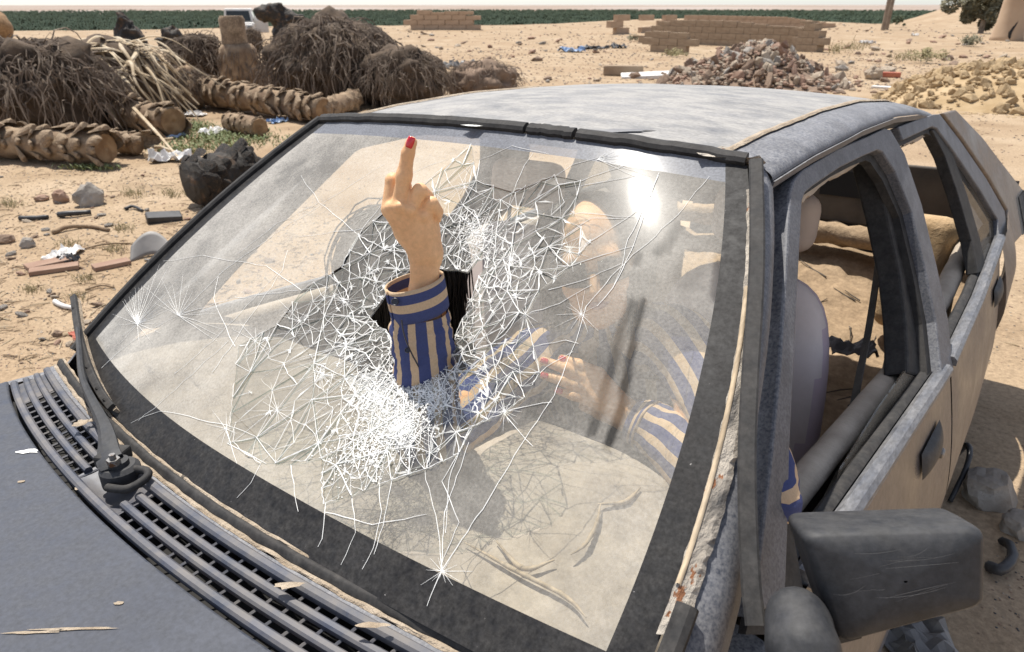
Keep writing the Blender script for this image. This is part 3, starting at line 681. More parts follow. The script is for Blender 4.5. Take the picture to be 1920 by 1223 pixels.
# the sand and filler swept up along the front of the roof, and a rust hole
obj('sand_line', MB().grid(lambda u, v: (lambda x: (x, .786+.03*(x/.5)**2+v*(.022+.012*noise.noise(Vector((x*9, 3, 0)))+.01*noise.noise(Vector((x*40, 3, 0)))), roofz(.79)-.024*(x/.47)**2+.0022+.005*(1-v)*0))(lerp(-.49, .50, u)), 150, 2), 'sand_seal', car)
hx = pz(905, 218, 1.385)
zr = lambda x, y: roofz(y)-.024*(x/.47)**2+.0015
flake((hx.x, hx.y), .042, .016, 3, 'bare_patch', 'crack', zr); flake((hx.x, hx.y), .02, .007, 9, 'rust_hole', 'steel', lambda x, y: zr(x, y)+.0015)
hx = pz(1170, 222, 1.388); flake((hx.x, hx.y), .05, .012, 13, 'bare_patch', 'steel', zr)

# --- pillar next to the camera: torn seal, filler, loose rubber strip
def pil(s, prof, n, t0=-.02, t1=1.0, ts_=None):
    P = []
    for i in range(n+1):
        t = lerp(t0, t1, i/n); e = WS(s, t); c = [e+Vector((s*a, b, c_)) for a, b, c_ in prof(t)]; P.append(c)
    return P
def loft(name, rows, m, close=False, smooth=True, parent=None):
    b = MB(); w_ = len(rows[0]); vs = [p for r in rows for p in r]
    fs = [(i*w_+j, i*w_+(j+1) % w_, (i+1)*w_+(j+1) % w_, (i+1)*w_+j) for i in range(len(rows)-1) for j in range(w_ if close else w_-1)]
    b.add(vs, fs); return obj(name, b, m, parent or car, smooth=smooth)
for s in (-1, 1):
    # skin of the pillar from the glass edge round to the door shut
    rows = []
    for i in range(31):
        t = lerp(-.10, 1.02, i/30); e = WS(s, t); a = e+Vector((s*.004, .002, -.006)); d = e+Vector((s*poly([(-.1, .062), (.2, .05), (.5, .024), (.75, .024), (1.02, .03)], t), poly([(-.1, .055), (.2, .05), (.5, .032), (1.02, .042)], t), -.045)); m_ = vlerp(a, d, .55)+Vector((s*.008, -.008, .014))
        rows.append([a, vlerp(a, m_, .5)+Vector((0, 0, .004)), m_, vlerp(m_, d, .5)+Vector((s*.004, 0, .004)), d, d+Vector((-s*.03, .03, -.02))])
    loft('windscreen_pillar', rows, 'paint')
rows = []
for i in range(91):
    t = lerp(.12, .93, i/90); e = WS(1, t); n1 = noise.noise(Vector((t*40, 1, 0))); n2 = noise.noise(Vector((t*70, 5, 0)))
    wd_ = poly([(.1, .015), (.5, .014), (.7, .011), (.95, .008)], t)
    rows.append([e+Vector((-.004+.003*n1, -.003, .004)), e+Vector((.004, -.001, .006+.002*n2)), e+Vector((wd_*.55, .002, .005+.003*n1)), e+Vector((wd_+.006*n2, .004, .004)), e+Vector((wd_+.005+.004*n1, .006, -.003))])
loft('torn_seal', rows, 'peeled', smooth=False)
loft('wooden_strip', [[WS(1, t)+Vector((dx, -.004, .006+dz)) for dx, dz in ((-.003, 0), (-.001, .003), (.002, .003), (.0035, 0))] for t in np.linspace(.19, .70, 20)], 'wood_strip')
obj('side_gasket', MB().sweep(edge(1, t0=-.05, t1=.17, ds=.022, off=.003), [(x*1.3, y*1.1) for x, y in SEAL], upv=NWS), 'rubber', car, auto=30)
loft('corner_filler', [[Vector((.455+.055*v+.012*noise.noise(Vector((u*5, v*5, 0))), .800+.075*u+.02*v, 1.3530-.010*v-.022*v*v*u+.005*noise.noise(Vector((u*9, v*9, 2))))) for v in np.linspace(0, 1.6, 9)] for u in np.linspace(-.25, 1, 10)], 'peeled', smooth=False)
loose = [WS(1, t)+Vector((dx, .3*dx-.008, .016-.42*dx)) for t, dx in ((1.0, .014), (.75, .012), (.5, .021), (.375, .036), (.25, .062), (.19, .080))]
loose = catmull(loose, 6)
obj('loose_rubber_strip', MB().sweep(loose, [(-.0105, -.003), (.0105, -.003), (.0105, .002), (.008, .004), (-.008, .004), (-.0105, .002)], ups=[Vector(-ray_c(1408, 600))]*len(loose)), 'rubber', car, auto=30)
# --- sides: doors with their window frames, pillars, quarter panels (drawn on the near side, mirrored to the far side)
def band(inner, outer, depth, s, off=0.0):
    """solid frame between two outlines on the side plane"""
    b = MB(); o = SN*off; q = [(mir(Vector(a)+o, s), mir(Vector(c)+o, s), mir(Vector(c)+o-SN*depth, s), mir(Vector(a)+o-SN*depth, s)) for a, c in zip(inner, outer)]
    n = len(q); b.add([p for r in q for p in r], [(i*4+j, i*4+(j+1) % 4, (i+1)*4+(j+1) % 4, (i+1)*4+j) for i in range(n-1) for j in range(4)]+[(3, 2, 1, 0), (4*n-4, 4*n-3, 4*n-2, 4*n-1)]); return b
def tr(pts, off=0.0): return [sp(x, y, off) for x, y in pts]
FO = tr([(1396, 1160), (1418, 1000), (1436, 850), (1452, 690), (1464, 510), (1472, 365), (1480, 340), (1496, 322), (1560, 283), (1620, 258), (1652, 243), (1664, 246), (1690, 290), (1722, 385), (1750, 500), (1771, 600), (1782, 700)])
FI = tr([(1462, 1120), (1467, 1000), (1471, 850), (1479, 690), (1489, 510), (1496, 380), (1502, 364), (1516, 352), (1566, 318), (1610, 296), (1638, 284), (1648, 288), (1672, 325), (1703, 400), (1729, 510), (1748, 605), (1758, 700)])
RO = tr([(1684, 238), (1715, 226), (1752, 214), (1763, 214), (1800, 262), (1850, 335), (1884, 395), (1893, 463)])
RI = tr([(1694, 263), (1722, 250), (1748, 238), (1757, 241), (1790, 286), (1838, 357), (1871, 412), (1876, 470)])
def belt(y, z=0.0): return Vector((poly([(.3, .752), (.48, .765), (.67, .772), (.94, .779), (1.45, .792), (1.94, .787), (2.63, .765), (3.2, .70)], y), y, poly([(.3, .875), (.67, .857), (1.45, .81), (1.94, .826), (2.63, .872), (3.2, .875)], y)))
def skinx(y, k):                            # k 0 at the belt .. 1 at the sill
    b = belt(y); return b.x+.012+.055*math.sin(min(1, k*1.25)*PI*.62)-.05*max(0, k-.55)
def doorskin(y0, y1, s, top=-.004, slant=(0, 0)):
    def f(u, v):
        y = lerp(y0, y1, u)+lerp(slant[0], slant[1], u)*0; b = belt(y); z = lerp(b.z+top, .23, v); return (s*skinx(y, v), y, z)
    return f
for s in (-1, 1):
    pre = car
    near = s > 0
    # front door
    d1 = obj('front_door', MB().grid(doorskin(.42, 1.455, s), 30, 22), 'door_paint', car, smooth=True)
    obj('window_frame', band(FI, FO, .035, s, .008), 'paint', d1, bevel=.004)
    obj('window_channel', band([vlerp(a, c, -.30) for a, c in zip(FI, FO)], [vlerp(a, c, .04) for a, c in zip(FI, FO)], .018, s, -.012), 'rubber', d1)
    obj('belt_trim', MB().sweep([mir(belt(lerp(.52, 1.44, i/20))+Vector((.004, 0, .004)), s) for i in range(21)], [(-.016, -.012), (.016, -.012), (.016, .002), (.008, .010), (-.008, .010), (-.016, .002)]), 'trim', d1, auto=40)
    obj('belt_rubber', MB().sweep([mir(belt(lerp(.52, 1.44, i/20))+Vector((-.026, 0, .004)), s) for i in range(21)], [(-.012, -.012), (.012, -.012), (.012, .004), (.004, .009), (-.006, .008), (-.012, 0)]), 'rubber', d1, auto=40)
    # door lining with its rolled top rail
    obj('door_lining', MB().grid(lambda u, v: mir(belt(lerp(.5, 1.43, u))+Vector((-.085+.02*v, 0, -.02-.5*v)), s), 12, 8), 'door_card', d1, smooth=True)
    obj('lining_rail', MB().tube([mir(belt(lerp(.5, 1.43, i/14))+Vector((-.083, 0, -.012)), s) for i in range(15)], .026, 12, jit=.1), 'liner', d1, smooth=True)
    # rear door
    d2 = obj('rear_door', MB().grid(doorskin(1.47, 2.42, s), 28, 22), 'door_paint', car, smooth=True)
    obj('window_frame', band(RI, RO, .035, s, .0), 'paint', d2, bevel=.004)
    obj('window_channel', band([vlerp(a, c, -.35) for a, c in zip(RI, RO)], [vlerp(a, c, .05) for a, c in zip(RI, RO)], .018, s, -.014), 'rubber', d2)
    obj('belt_trim', MB().sweep([mir(belt(lerp(1.49, 2.50, i/20))+Vector((.004, 0, .004)), s) for i in range(21)], [(-.016, -.012), (.016, -.012), (.016, .002), (.008, .010), (-.008, .010), (-.016, .002)]), 'trim', d2, auto=40)
    obj('belt_rubber', MB().sweep([mir(belt(lerp(1.49, 2.40, i/20))+Vector((-.026, 0, .004)), s) for i in range(21)], [(-.012, -.012), (.012, -.012), (.012, .004), (.004, .009), (-.006, .008), (-.012, 0)]), 'rubber', d2, auto=40)
    obj('door_lining', MB().grid(lambda u, v: mir(belt(lerp(1.5, 2.4, u))+Vector((-.085+.02*v, 0, -.02-.5*v)), s), 12, 8), 'door_card', d2, smooth=True)
    obj('lining_rail', MB().tube([mir(belt(lerp(1.5, 2.4, i/14))+Vector((-.080, 0, -.008)), s) for i in range(15)], .028, 12, jit=.1), 'liner', d2, smooth=True)
    DV0, DV1 = tr([(1752, 242), (1776, 290), (1803, 370), (1826, 450), (1838, 512)]), tr([(1766, 240), (1792, 290), (1820, 370), (1843, 450), (1854, 505)])
    obj('window_divider', band(DV0, DV1, .03, s, -.006), 'rubber', d2, bevel=.003)
    Q = tr([(1780, 268), (1838, 357), (1871, 413), (1874, 474), (1852, 506), (1822, 380)]); b = MB(); b.add([mir(p-SN*.014, s) for p in Q], [(0, 1, 2, 3, 4, 5)]); obj('quarter_glass', b, 'side_glass', d2)
    # door pillar behind the front door, its inner trim
    PB0, PB1 = tr([(1636, 290), (1650, 345), (1664, 400), (1688, 510), (1698, 590), (1702, 650), (1702, 700)], -.03), tr([(1660, 290), (1690, 340), (1714, 400), (1738, 510), (1756, 600), (1764, 690), (1766, 720)], -.03)
    obj('centre_pillar', band(PB0, PB1, .05, s), 'rubber', car, bevel=.006)
    TR0, TR1 = [tr([(x+dx, y) for x, y in ((1662, 430), (1680, 520), (1680, 620), (1660, 710), (1622, 800), (1572, 900), (1530, 985))], -.085) for dx in (0, 17)]
    obj('pillar_trim', band(TR0, TR1, .012, s), 'liner', car)
    # rear quarter: broad pillar, louvre, wing
    CPo = tr([(1790, 206), (1842, 260), (1880, 310), (1916, 356), (1934, 420)]); CPi = tr([(1766, 212), (1804, 261), (1854, 334), (1888, 394), (1897, 462)])
    obj('rear_pillar', band(CPi, CPo, .04, s, .003), 'door_paint', car, bevel=.006)
    lv = thing and obj('pillar_louvre', band([vlerp(CPi[3], CPo[3], .55), vlerp(CPi[4], CPo[4], .45)], [vlerp(CPi[3], CPo[3], .98), vlerp(CPi[4], CPo[4], .97)], .004, s, .0065), 'plastic', car)
    for k in range(5):
        f0 = .60+.075*k
        obj('louvre_slat', MB().tube([mir(vlerp(CPi[3], CPo[3], f0)+SN*.011, s), mir(vlerp(CPi[4], CPo[4], f0-.06)+SN*.011, s)], .005, 6), 'plastic', lv)
    obj('rear_wing', MB().grid(lambda u, v, s=s: (lambda y: (s*(skinx(y, v)+.005), y, lerp(belt(y).z, .30+(.32*math.sqrt(max(0, 1-((y-2.72)/.34)**2)) if abs(y-2.72) < .34 else 0)*(1 if v > .99 else 1), v)))(lerp(2.43, 3.35, u)), 34, 14), 'door_paint', car, smooth=True)
    obj('sill', MB().sweep([(s*.775, lerp(.35, 2.4, i/10), .20) for i in range(11)], [(-.05, -.05), (.05, -.05), (.05, .04), (-.05, .04)]), 'paint', car, bevel=.012)
    # wheels, sunk a little into the sand
    for y in (-.42, 2.72):
        wh = obj('wheel', MB().lathe([(.14, -.07), (.17, -.085), (.27, -.09), (.295, -.07), (.30, 0), (.295, .07), (.27, .09), (.17, .085), (.14, .07)], 28, (s*.715, y, .275), Matrix.Rotation(PI/2, 3, 'Y')), 'rubber', car, smooth=True)
        obj('rim', MB().lathe([(.165, -.04), (.165, .06), (.14, .066), (.12, .04), (.06, .035), (.055, .05), (.0, .05)], 24, (s*.72, y, .275), Matrix.Rotation(s*PI/2, 3, 'Y')), 'steel', wh, smooth=True)
# near-side door furniture
def onskin(y, z, o=0.0):
    b = belt(y); k = (b.z-z)/(b.z-.23); return Vector((skinx(y, k)+o, y, z))
for y, z, d_ in ((1.22, .725, 'front'), (2.30, .745, 'rear')):
    par = [o for o in car.children if o.name.startswith(d_+'_door')]
    par = par[-1]
    h = obj('door_handle', MB().grid(lambda u, v: onskin(y-.085+.17*u, z-.028+.056*v, .004+.016*math.sin(PI*u)**.4*math.sin(PI*v)**.4), 20, 10), 'plastic', par, smooth=True)
obj('door_lock', MB().lathe([(.012, 0), (.012, .006), (.009, .009), (0, .009)], 14, onskin(1.325, .665, .0), Matrix.Rotation(PI/2, 3, 'Y')), 'steel', [o for o in car.children if o.name.startswith('front_door')][-1])
# half-lowered pane standing askew in the near front door
gpts = [sp(1558, 990, -.035), sp(1577, 880, -.035), sp(1650, 762, -.035), sp(1736, 640, -.035), sp(1744, 700, -.035), sp(1690, 800, -.035), sp(1600, 990, -.035)]
b = MB(); n_ = len(gpts); b.add(gpts+[p-SN*.004 for p in gpts], [tuple(range(n_)), tuple(range(2*n_-1, n_-1, -1))]+[(i, (i+1) % n_, n_+(i+1) % n_, n_+i) for i in range(n_)])
obj('door_glass', b, 'side_glass', [o for o in car.children if o.name.startswith('front_door')][-1])
# black sail plate in front of the near door's window, below the mirror
SPL = [sp(1467, 880, .006), sp(1505, 1100, .006), sp(1480, 1190, .006), sp(1398, 1190, .006), sp(1440, 1010, .006)]
b = MB(); b.add(SPL+[p-SN*.01 for p in SPL], [(0, 1, 2, 3, 4), (9, 8, 7, 6, 5)]+[(i, (i+1) % 5, 5+(i+1) % 5, 5+i) for i in range(5)]); 
# torn headlining that hangs in the window openings
for pts, dx in ((((1500, 372), (1520, 356), (1560, 326), (1600, 304), (1636, 288)), 0.014), (((1692, 270), (1712, 262), (1735, 252)), .010)):
    P = tr(pts, -.03); row = []
    for i in range(40):
        k = i/39; a = catmull(P, 10); a = a[min(int(k*(len(a)-1)), len(a)-1)]; hgt = dx*(1.0+.9*noise.noise(Vector((k*9, dx*50, 0))))
        row.append([a+Vector((0, 0, .012)), a-Vector((-.004, 0, hgt*.5)), a-Vector((.006, 0, hgt))])
    loft('torn_headlining', row, 'liner', smooth=False)

# --- body behind: rear shelf, rear glass frame, tail
obj('headlining', MB().grid(lambda u, v: (lerp(-.50, .50, u), lerp(.86, 2.2, v), roofz(lerp(.86, 2.2, v))-.045-.02*(2*u-1)**2), 10, 12), 'liner', car, smooth=True)
obj('boot_lid', MB().grid(lambda u, v: (lerp(-.68, .68, u), lerp(2.80, 3.38, v), .83-.03*(2*u-1)**2-.02*v), 12, 8), 'hood_paint', car, smooth=True)
obj('tail_panel', MB().grid(lambda u, v: (lerp(-.74, .74, u), 3.38+.05*math.sin(v*PI), lerp(.90, .32, v)), 12, 6), 'paint', car, smooth=True)
rp = obj('rear_inner_panel', MB().box((0, 2.765, .905), (.62, .012, .125)), 'door_card', car, bevel=.006)
for x, z, a, b_ in ((.20, .935, .085, .05), (.335, .95, .014, .026), (.02, .90, .05, .05), (-.2, .92, .08, .04)): obj('panel_cutout', MB().box((x, 2.752, z), (a, .004, b_)), 'dark', rp)
obj('panel_ledge', MB().tube([(lerp(-.6, .6, i/24), 2.70+.02*noise.noise(Vector((i*.5, 0, 0))), .745+.02*noise.noise(Vector((i*.6, 3, 0)))) for i in range(25)], .045, 8, jit=.4), 'sand', car, smooth=True)
obj('floor_pan', MB().grid(lambda u, v: (lerp(-.72, .72, u), lerp(.1, 2.9, v), .20), 8, 12), 'dark', car)
obj('bulkhead', MB().box((0, .14, .52), (.70, .012, .28)), 'dark', car)
obj('front_panel', MB().box((0, -1.07, .56), (.78, .02, .24)), 'paint', car, bevel=.015)
# sand blown into the cabin
def csz(x, y): return poly([(.5, .27), (1.5, .30), (1.9, .41), (2.2, .46), (2.6, .58), (2.8, .66)], y)+.05*noise.noise(Vector((x*2.2, y*2, 0)))+.02*noise.noise(Vector((x*9, y*9, 3)))+.008*noise.noise(Vector((x*25, y*25, 5)))
obj('cabin_sand', MB().grid(lambda u, v: (lambda x, y: (x, y, csz(x, y)))(lerp(-.69, .70, u), lerp(.55, 2.78, v)), 70, 90), 'sand', car, smooth=True)
rk = random.Random(6); b = MB()
for i in range(60):
    x, y = rk.uniform(-.6, .65), rk.uniform(1.5, 2.7); a = rk.uniform(0, 6); l = rk.uniform(.03, .16); d_ = Vector((math.cos(a), math.sin(a), 0)); b.tube([Vector((x, y, csz(x, y)+.006)), Vector((x, y, csz(x, y)+.016))+d_*l*.5, Vector((x, y, 0))+d_*l+Vector((0, 0, csz(x+d_.x*l, y+d_.y*l)+.006))], [.003, .003, .0015], 4)
tag(obj('cabin_twigs', b, 'door_card', car), kind='stuff')
# rear bench: foam showing, collapsed back
def cush(c, h, name, m, par=None, rx=0.0, sub=.25, seed=0, bev=.05):
    o = obj(name, MB().box((0, 0, 0), h), m, par or car); o.location = c; o.rotation_euler = (rx, 0, 0)
    b_ = o.modifiers.new('bevel', 'BEVEL'); b_.width = bev; b_.segments = 4
    o.data.polygons.foreach_set('use_smooth', [True]*len(o.data.polygons)); return o
cush((.57, 2.36, .74), (.10, .055, .20), 'bench_back', 'foam', None, -.2)
# dark openings and a speaker hole in the far rear door's lining
far = [o for o in car.children if o.name.startswith('rear_door')][0]
for y, z, a, b_ in ((1.72, .70, .10, .05), (1.60, .72, .018, .028), (2.0, .66, .06, .06)):
    obj('lining_cutout', MB().box((-.695, y, z), (.006, a, b_)), 'dark', far)
obj('lining_arch', MB().tube([(-.64, 2.28+.17*math.cos(a), .60+.20*math.sin(a)) for a in np.linspace(-.3, PI+.3, 16)], .03, 8), 'rubber', far, smooth=True)

# --- seats
def seat(sx):
    X = .36*sx; sq = SDF(); 
    back = obj('seat', MB().grid(lambda u, v: (0, 0, 0), 1, 1), 'seat_cloth', car)
    def ring(z, w_, d_, y, k=14, p=3.2):
        r = []
        for j in range(k*2):
            a = 2*PI*j/(k*2); c, s_ = math.cos(a), math.sin(a); r.append(Vector((X+w_*math.copysign(abs(c)**(2/p), c), y+d_*math.copysign(abs(s_)**(2/p), s_), z)))
        return r
    prof = [(.34, .19, .055, 1.20), (.38, .235, .085, 1.20), (.50, .245, .09, 1.22), (.65, .24, .085, 1.26), (.80, .225, .075, 1.305), (.90, .20, .062, 1.335), (.955, .165, .048, 1.352), (.985, .11, .03, 1.36), (.992, .04, .012, 1.362)]
    rows = [ring(*p) for p in prof]; b = MB(); w_ = len(rows[0]); vs = [p for r in rows for p in r]
    b.add(vs, [(i*w_+j, i*w_+(j+1) % w_, (i+1)*w_+(j+1) % w_, (i+1)*w_+j) for i in range(len(rows)-1) for j in range(w_)]+[tuple(range(w_-1, -1, -1)), tuple((len(rows)-1)*w_+j for j in range(w_))])
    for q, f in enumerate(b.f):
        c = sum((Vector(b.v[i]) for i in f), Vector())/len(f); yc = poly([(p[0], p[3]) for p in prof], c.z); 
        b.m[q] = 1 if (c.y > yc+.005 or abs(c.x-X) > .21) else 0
    me_ = b.mesh('seat', ['seat_cloth', 'seat_side'], True); back.data = me_
    md = back.modifiers.new('sub', 'SUBSURF'); md.levels = 1; md.render_levels = 1
    hr = cush((X, 1.405, 1.105), (.125, .045, .07), 'headrest', 'headrest_cloth', back, -.15, bev=.04)
    for e in (-.06, .06): obj('headrest_post', MB().tube([(X+e, 1.38, .96), (X+e, 1.40, 1.06)], .006, 6), 'steel', back)
    cush((X, .98, .40), (.24, .26, .075), 'seat_cushion', 'seat_cloth', back, .06)
    obj('seat_base', MB().box((X, 1.0, .28), (.2, .24, .06)), 'dark', back)
seat(-1); seat(1)
# belt webbing of the near front seat
def strap(pts, w_, name, m='belt_web', th=.0012):
    P = catmull(pts, 6); obj(name, MB().sweep(P, [(-w_, -th), (w_, -th), (w_, th), (-w_, th)], upv=(-.55, -.8, .2)), m, car)
strap([sp(1655, 395, -.10), sp(1650, 470, -.11), sp(1630, 610, -.12), sp(1612, 700, -.13), sp(1598, 775, -.14)], .011, 'seat_belt')
strap([sp(1662, 400, -.10), sp(1664, 470, -.105), sp(1668, 560, -.11), sp(1664, 660, -.11)], .008, 'seat_belt')
obj('belt_guide', MB().tube([sp(1662, 385, -.09), sp(1656, 455, -.10)], .011, 8, flat=.5), 'plastic', car)
obj('buckle_sleeve', MB().tube(catmull([sp(1601, 762, -.14), sp(1596, 800, -.14), sp(1588, 850, -.15), sp(1570, 920, -.16)], 4), [.012]*5+[.016]*6+[.014]*2, 8, flat=.7, jit=.4), 'rubber', car)
# sack-cloth bundle in the sill gap beside the seat
obj('sacking', MB().rock((.60, .80, .50), (.10, .16, .16), 3, 4, .3), 'liner', car, smooth=True)

# --- dashboard
def dz(x, y): return .875+.020*math.sin(max(0, min(1, (y-.12)/.46))*PI)+(.042*math.exp(-((x-.40)/.17)**4)*max(0, min(1, (y-.30)/.12)) if x > 0 else 0)+.004*noise.noise(Vector((x*7, y*9, 0)))
obj('dashboard', MB().grid(lambda u, v: (lambda x: (x, lerp(.125+.1*(x/.7)**2, .585-.02*(x/.7)**2, min(1, v/.8)), dz(x, lerp(.125, .585, min(1, v/.8)))-(max(0, v-.8)*1.6)))(lerp(-.69, .69, u)), 70, 46, thick=(0, 0, -.03)), 'dashboard', car, smooth=True)
# curled edge of the dashboard's split covering
for i, pts in enumerate([[(1125, 975), (1118, 1000), (1098, 1030), (1070, 1045)], [(1040, 1050), (980, 1060), (930, 1010)], [(1120, 975), (1170, 962), (1200, 930)], [(870, 1010), (960, 1060), (1060, 1110), (1100, 1150)]]):
    P = catmull([(lambda p: Vector((p.x, p.y, dz(p.x, p.y)+.006)))(pz(x, y, .905)) for x, y in pts], 8)
    obj('split_edge', MB().tube(P, [.0028*math.sin(PI*(k+.6)/(len(P)+.2))+.0006 for k in range(len(P))], 6, jit=.5), 'wood_strip', car, smooth=True)
# steering wheel, low behind the binnacle
sw = obj('steering_wheel', MB().tube([Vector((.36, .70, .82))+Matrix.Rotation(-.62, 3, 'X') @ Vector((.185*math.cos(a), 0, .185*math.sin(a))) for a in np.linspace(0, 2*PI, 37)], .014, 8, cap=False), 'plastic', car, smooth=True)
obj('hub', MB().lathe([(.05, -.05), (.07, 0), (.06, .03), (0, .035)], 16, (.36, .69, .815), axis((0, -.55, .8))), 'plastic', sw, smooth=True)
obj('spoke', MB().box((.36, .695, .815), (.17, .01, .018)), 'plastic', sw, bevel=.004)

# --- door mirror
mc = [Vector((.768, .469, .972)), Vector((.942, .508, 1.040)), Vector((.960, .512, .939)), Vector((.837, .453, .851))]
TI, TO, BO, BI = pd(1500, 998, .80), pd(1851, 988, .85), pd(1848, 1136, .875), pd(1572, 1210, .845)
nrm = ((TO-TI).cross(BI-TI)).normalized()
if nrm.dot(Vector(ray_c(1680, 1090))) > 0: nrm = -nrm
def rquad(k, off, sc=1.0, n=8, rad=.10):
    cs_ = [TI, TO, BO, BI]; ctr = sum(cs_, Vector())/4; out = []
    for i in range(4):
        a, b_, c_ = cs_[i-1], cs_[i], cs_[(i+1) % 4]
        p0 = vlerp(b_, a, rad); p2 = vlerp(b_, c_, rad*(1.6 if i in (1, 3) else 1))
        for j in range(n):
            t = j/(n-1); out.append((p0*(1-t)**2+b_*2*t*(1-t)+p2*t*t))
    return [ctr+(p-ctr)*sc+nrm*off for p in out]
rows = [rquad(0, o, s_) for s_, o in ((.90, -.085), (.985, -.075), (1.0, -.05), (1.0, -.016), (.992, -.007), (.968, -.001), (.90, .004), (.6, .009), (.3, .011), (.02, .0115))]
mo = loft('door_mirror', rows, 'plastic', close=True)
def mpl(px, py, o=.0116):
    d = Vector(ray_c(px, py)); c_ = Vector(CC); ctr = (TI+TO+BO+BI)/4+nrm*o; return c_+d*((ctr-c_).dot(nrm)/d.dot(nrm))
mk('scuff', [(0.16, 0.158, 0.155)], rough=.7)
rq = random.Random(3); sb = MB()
for i in range(14):
    x, y = rq.uniform(1560, 1700), rq.uniform(1035, 1130); a = rq.uniform(-.35, -.05); l = rq.uniform(40, 140); cv = rq.uniform(-8, 8)
    P = [mpl(x+l*t*math.cos(a)-cv*math.sin(a)*t*(1-t)*4, y+l*t*math.sin(a)+cv*math.cos(a)*t*(1-t)*4, .0113) for t in np.linspace(0, 1, 7)]
    w_ = rq.uniform(.0001, .00025); sd = nrm.cross((P[-1]-P[0]).normalized()); sb.add([p+sd*w_*e*math.sin(PI*(.1+.8*k/6)) for k, p in enumerate(P) for e in (-1, 1)], [(2*k, 2*k+1, 2*k+3, 2*k+2) for k in range(6)])
tag(obj('scuff_mark', sb, 'scuff', mo), kind='stuff')
b = MB(); b.add(rquad(0, -.082, .9), [tuple(range(31, -1, -1))]); obj('mirror_glass', b, 'steel', mo)
bulb = SDF().cone(pd(1494, 1158, .82), pd(1505, 1215, .80), .026, .030, .02).cone(pd(1505, 1215, .80), pd(1520, 1290, .80), .030, .030, .02).cone(pd(1494, 1160, .82), pd(1540, 1180, .86), .024, .02, .02)
V_, F_ = bulb.build(.005); link('mirror_stem', np_mesh('mirror_stem', V_, F_, 'plastic'), mo)
obj('mirror_foot', MB().tube([pd(1545, 1170, .86), pd(1590, 1160, .88)], .022, 10), 'rubber', mo)
sail = obj('sail_plate', b, 'plastic', car)
b2 = MB(); b2.add(SPL+[p-SN*.01 for p in SPL], [(0, 1, 2, 3, 4), (9, 8, 7, 6, 5)]+[(i, (i+1) % 5, 5+(i+1) % 5, 5+i) for i in range(5)]); sail.data = b2.mesh('sail_plate', 'rubber')

# --- wiper
wp = Vector((-.150, .062, .905))
arm = [wp+Vector((-.004, -.004, .012)), pz(205, 860, .925), pz(196, 800, .930), wpx(184, 735, .035), wpx(172, 672, .032), wpx(166, 632, .028)]
A = catmull(arm, 5); na = len(A)
def wprof(w_): return [(-w_, -.004), (w_, -.004), (w_, .003), (w_*.45, .007), (-w_*.45, .007), (-w_, .003)]
wi = obj('windscreen_wiper', MB().sweep(A, [wprof(poly([(0, .020), (.2, .019), (.42, .010), (.6, .006), (1, .0045)], i/(na-1))) for i in range(na)], upv=(0, -.3, 1)), 'plastic', car, auto=25)
B_ = [wpx(154, 568, .026), wpx(162, 630, .022), wpx(178, 690, .02), wpx(200, 740, .018), wpx(221, 772, .014)]
BP = catmull(B_, 5)
obj('wiper_blade', MB().sweep(BP, [(-.007, -.004), (.007, -.004), (.007, .005), (-.007, .005)], upv=NWS), 'rubber', wi, bevel=.0015)
obj('blade_rubber', MB().sweep([p-NWS*.009+Vector((.006, 0, 0)) for p in BP], [(-.002, -.008), (.002, -.008), (.003, .006), (-.003, .006)], upv=NWS), 'sand_seal', wi)
for k in (2, 6, 11, 15, 18): obj('blade_claw', MB().tube([BP[k]+Vector((-.012, 0, .001)), BP[k]+NWS*.007, BP[k]+Vector((.012, 0, .0))], .0028, 5), 'rubber', wi)
obj('wiper_pivot', MB().lathe([(.030, -.02), (.030, .006), (.024, .012), (.016, .012), (.016, .02), (.0, .02)], 20, wp), 'plastic', wi, auto=40)
obj('pivot_nut', MB().lathe([(.010, 0), (.010, .010), (.005, .010), (.005, .018), (0, .018)], 6, wp+Vector((.008, -.008, .02))), 'steel', wi)
obj('pivot_cover', MB().tube(catmull([wp+Vector((.016, .012, .004)), wp+Vector((.045, .022, .006)), wp+Vector((.060, .012, .004)), wp+Vector((.055, -.015, -.002)), wp+Vector((.02, -.03, -.006))], 5), .0065, 8), 'rubber', wi, smooth=True)
obj('hinge_cap', MB().box(wp+Vector((-.026, .004, .014)), (.019, .022, .011), rotz(.5)), 'rubber', wi, bevel=.004)
# ------------------------------------------------------------------ ground: one sheet from the car to the horizon
VA = math.atan2(FW.x, FW.y)                 # view azimuth from +y
def polar(x, y):
    dx, dy = x-CAMW.x, y-CAMW.y; r = math.hypot(dx, dy); a = math.atan2(dx, dy)-VA; a = (a+PI) % (2*PI)-PI; return r, a
def sstep(a, b, x): t = max(0, min(1, (x-a)/(b-a))); return t*t*(3-2*t)
def gz(x, y):
    r, a = polar(x, y)
    z = .05*noise.noise(Vector((x*.16, y*.16, 0)))*sstep(3, 12, r)+.018*noise.noise(Vector((x*.8, y*.8, 4)))*sstep(1.5, 4, r)
    z += .5*noise.noise(Vector((x*.035, y*.035, 9)))*sstep(25, 60, r)
    # hill on the right, then the edge of the plateau and the plain below
    z += 2.6*sstep(.44, .56, a)*sstep(64, 88, r)*(1-sstep(110, 160, r))
    edge_ = 58+30*sstep(-.1, .5, a)+6*noise.noise(Vector((a*3, 1, 0)))
    z -= 11*sstep(edge_, edge_+70, r)
    return z
rad = [.0]+list(np.geomspace(.35, 90, 190))+list(np.geomspace(95, 42000, 46))
ang = list(np.linspace(-.95, .95, 210))+list(np.linspace(-.95, .95-2*PI, 40))[1:-1][::-1] if False else list(np.linspace(-.95, .95, 220))+list(np.linspace(.95, 2*PI-.95, 44))[1:-1]
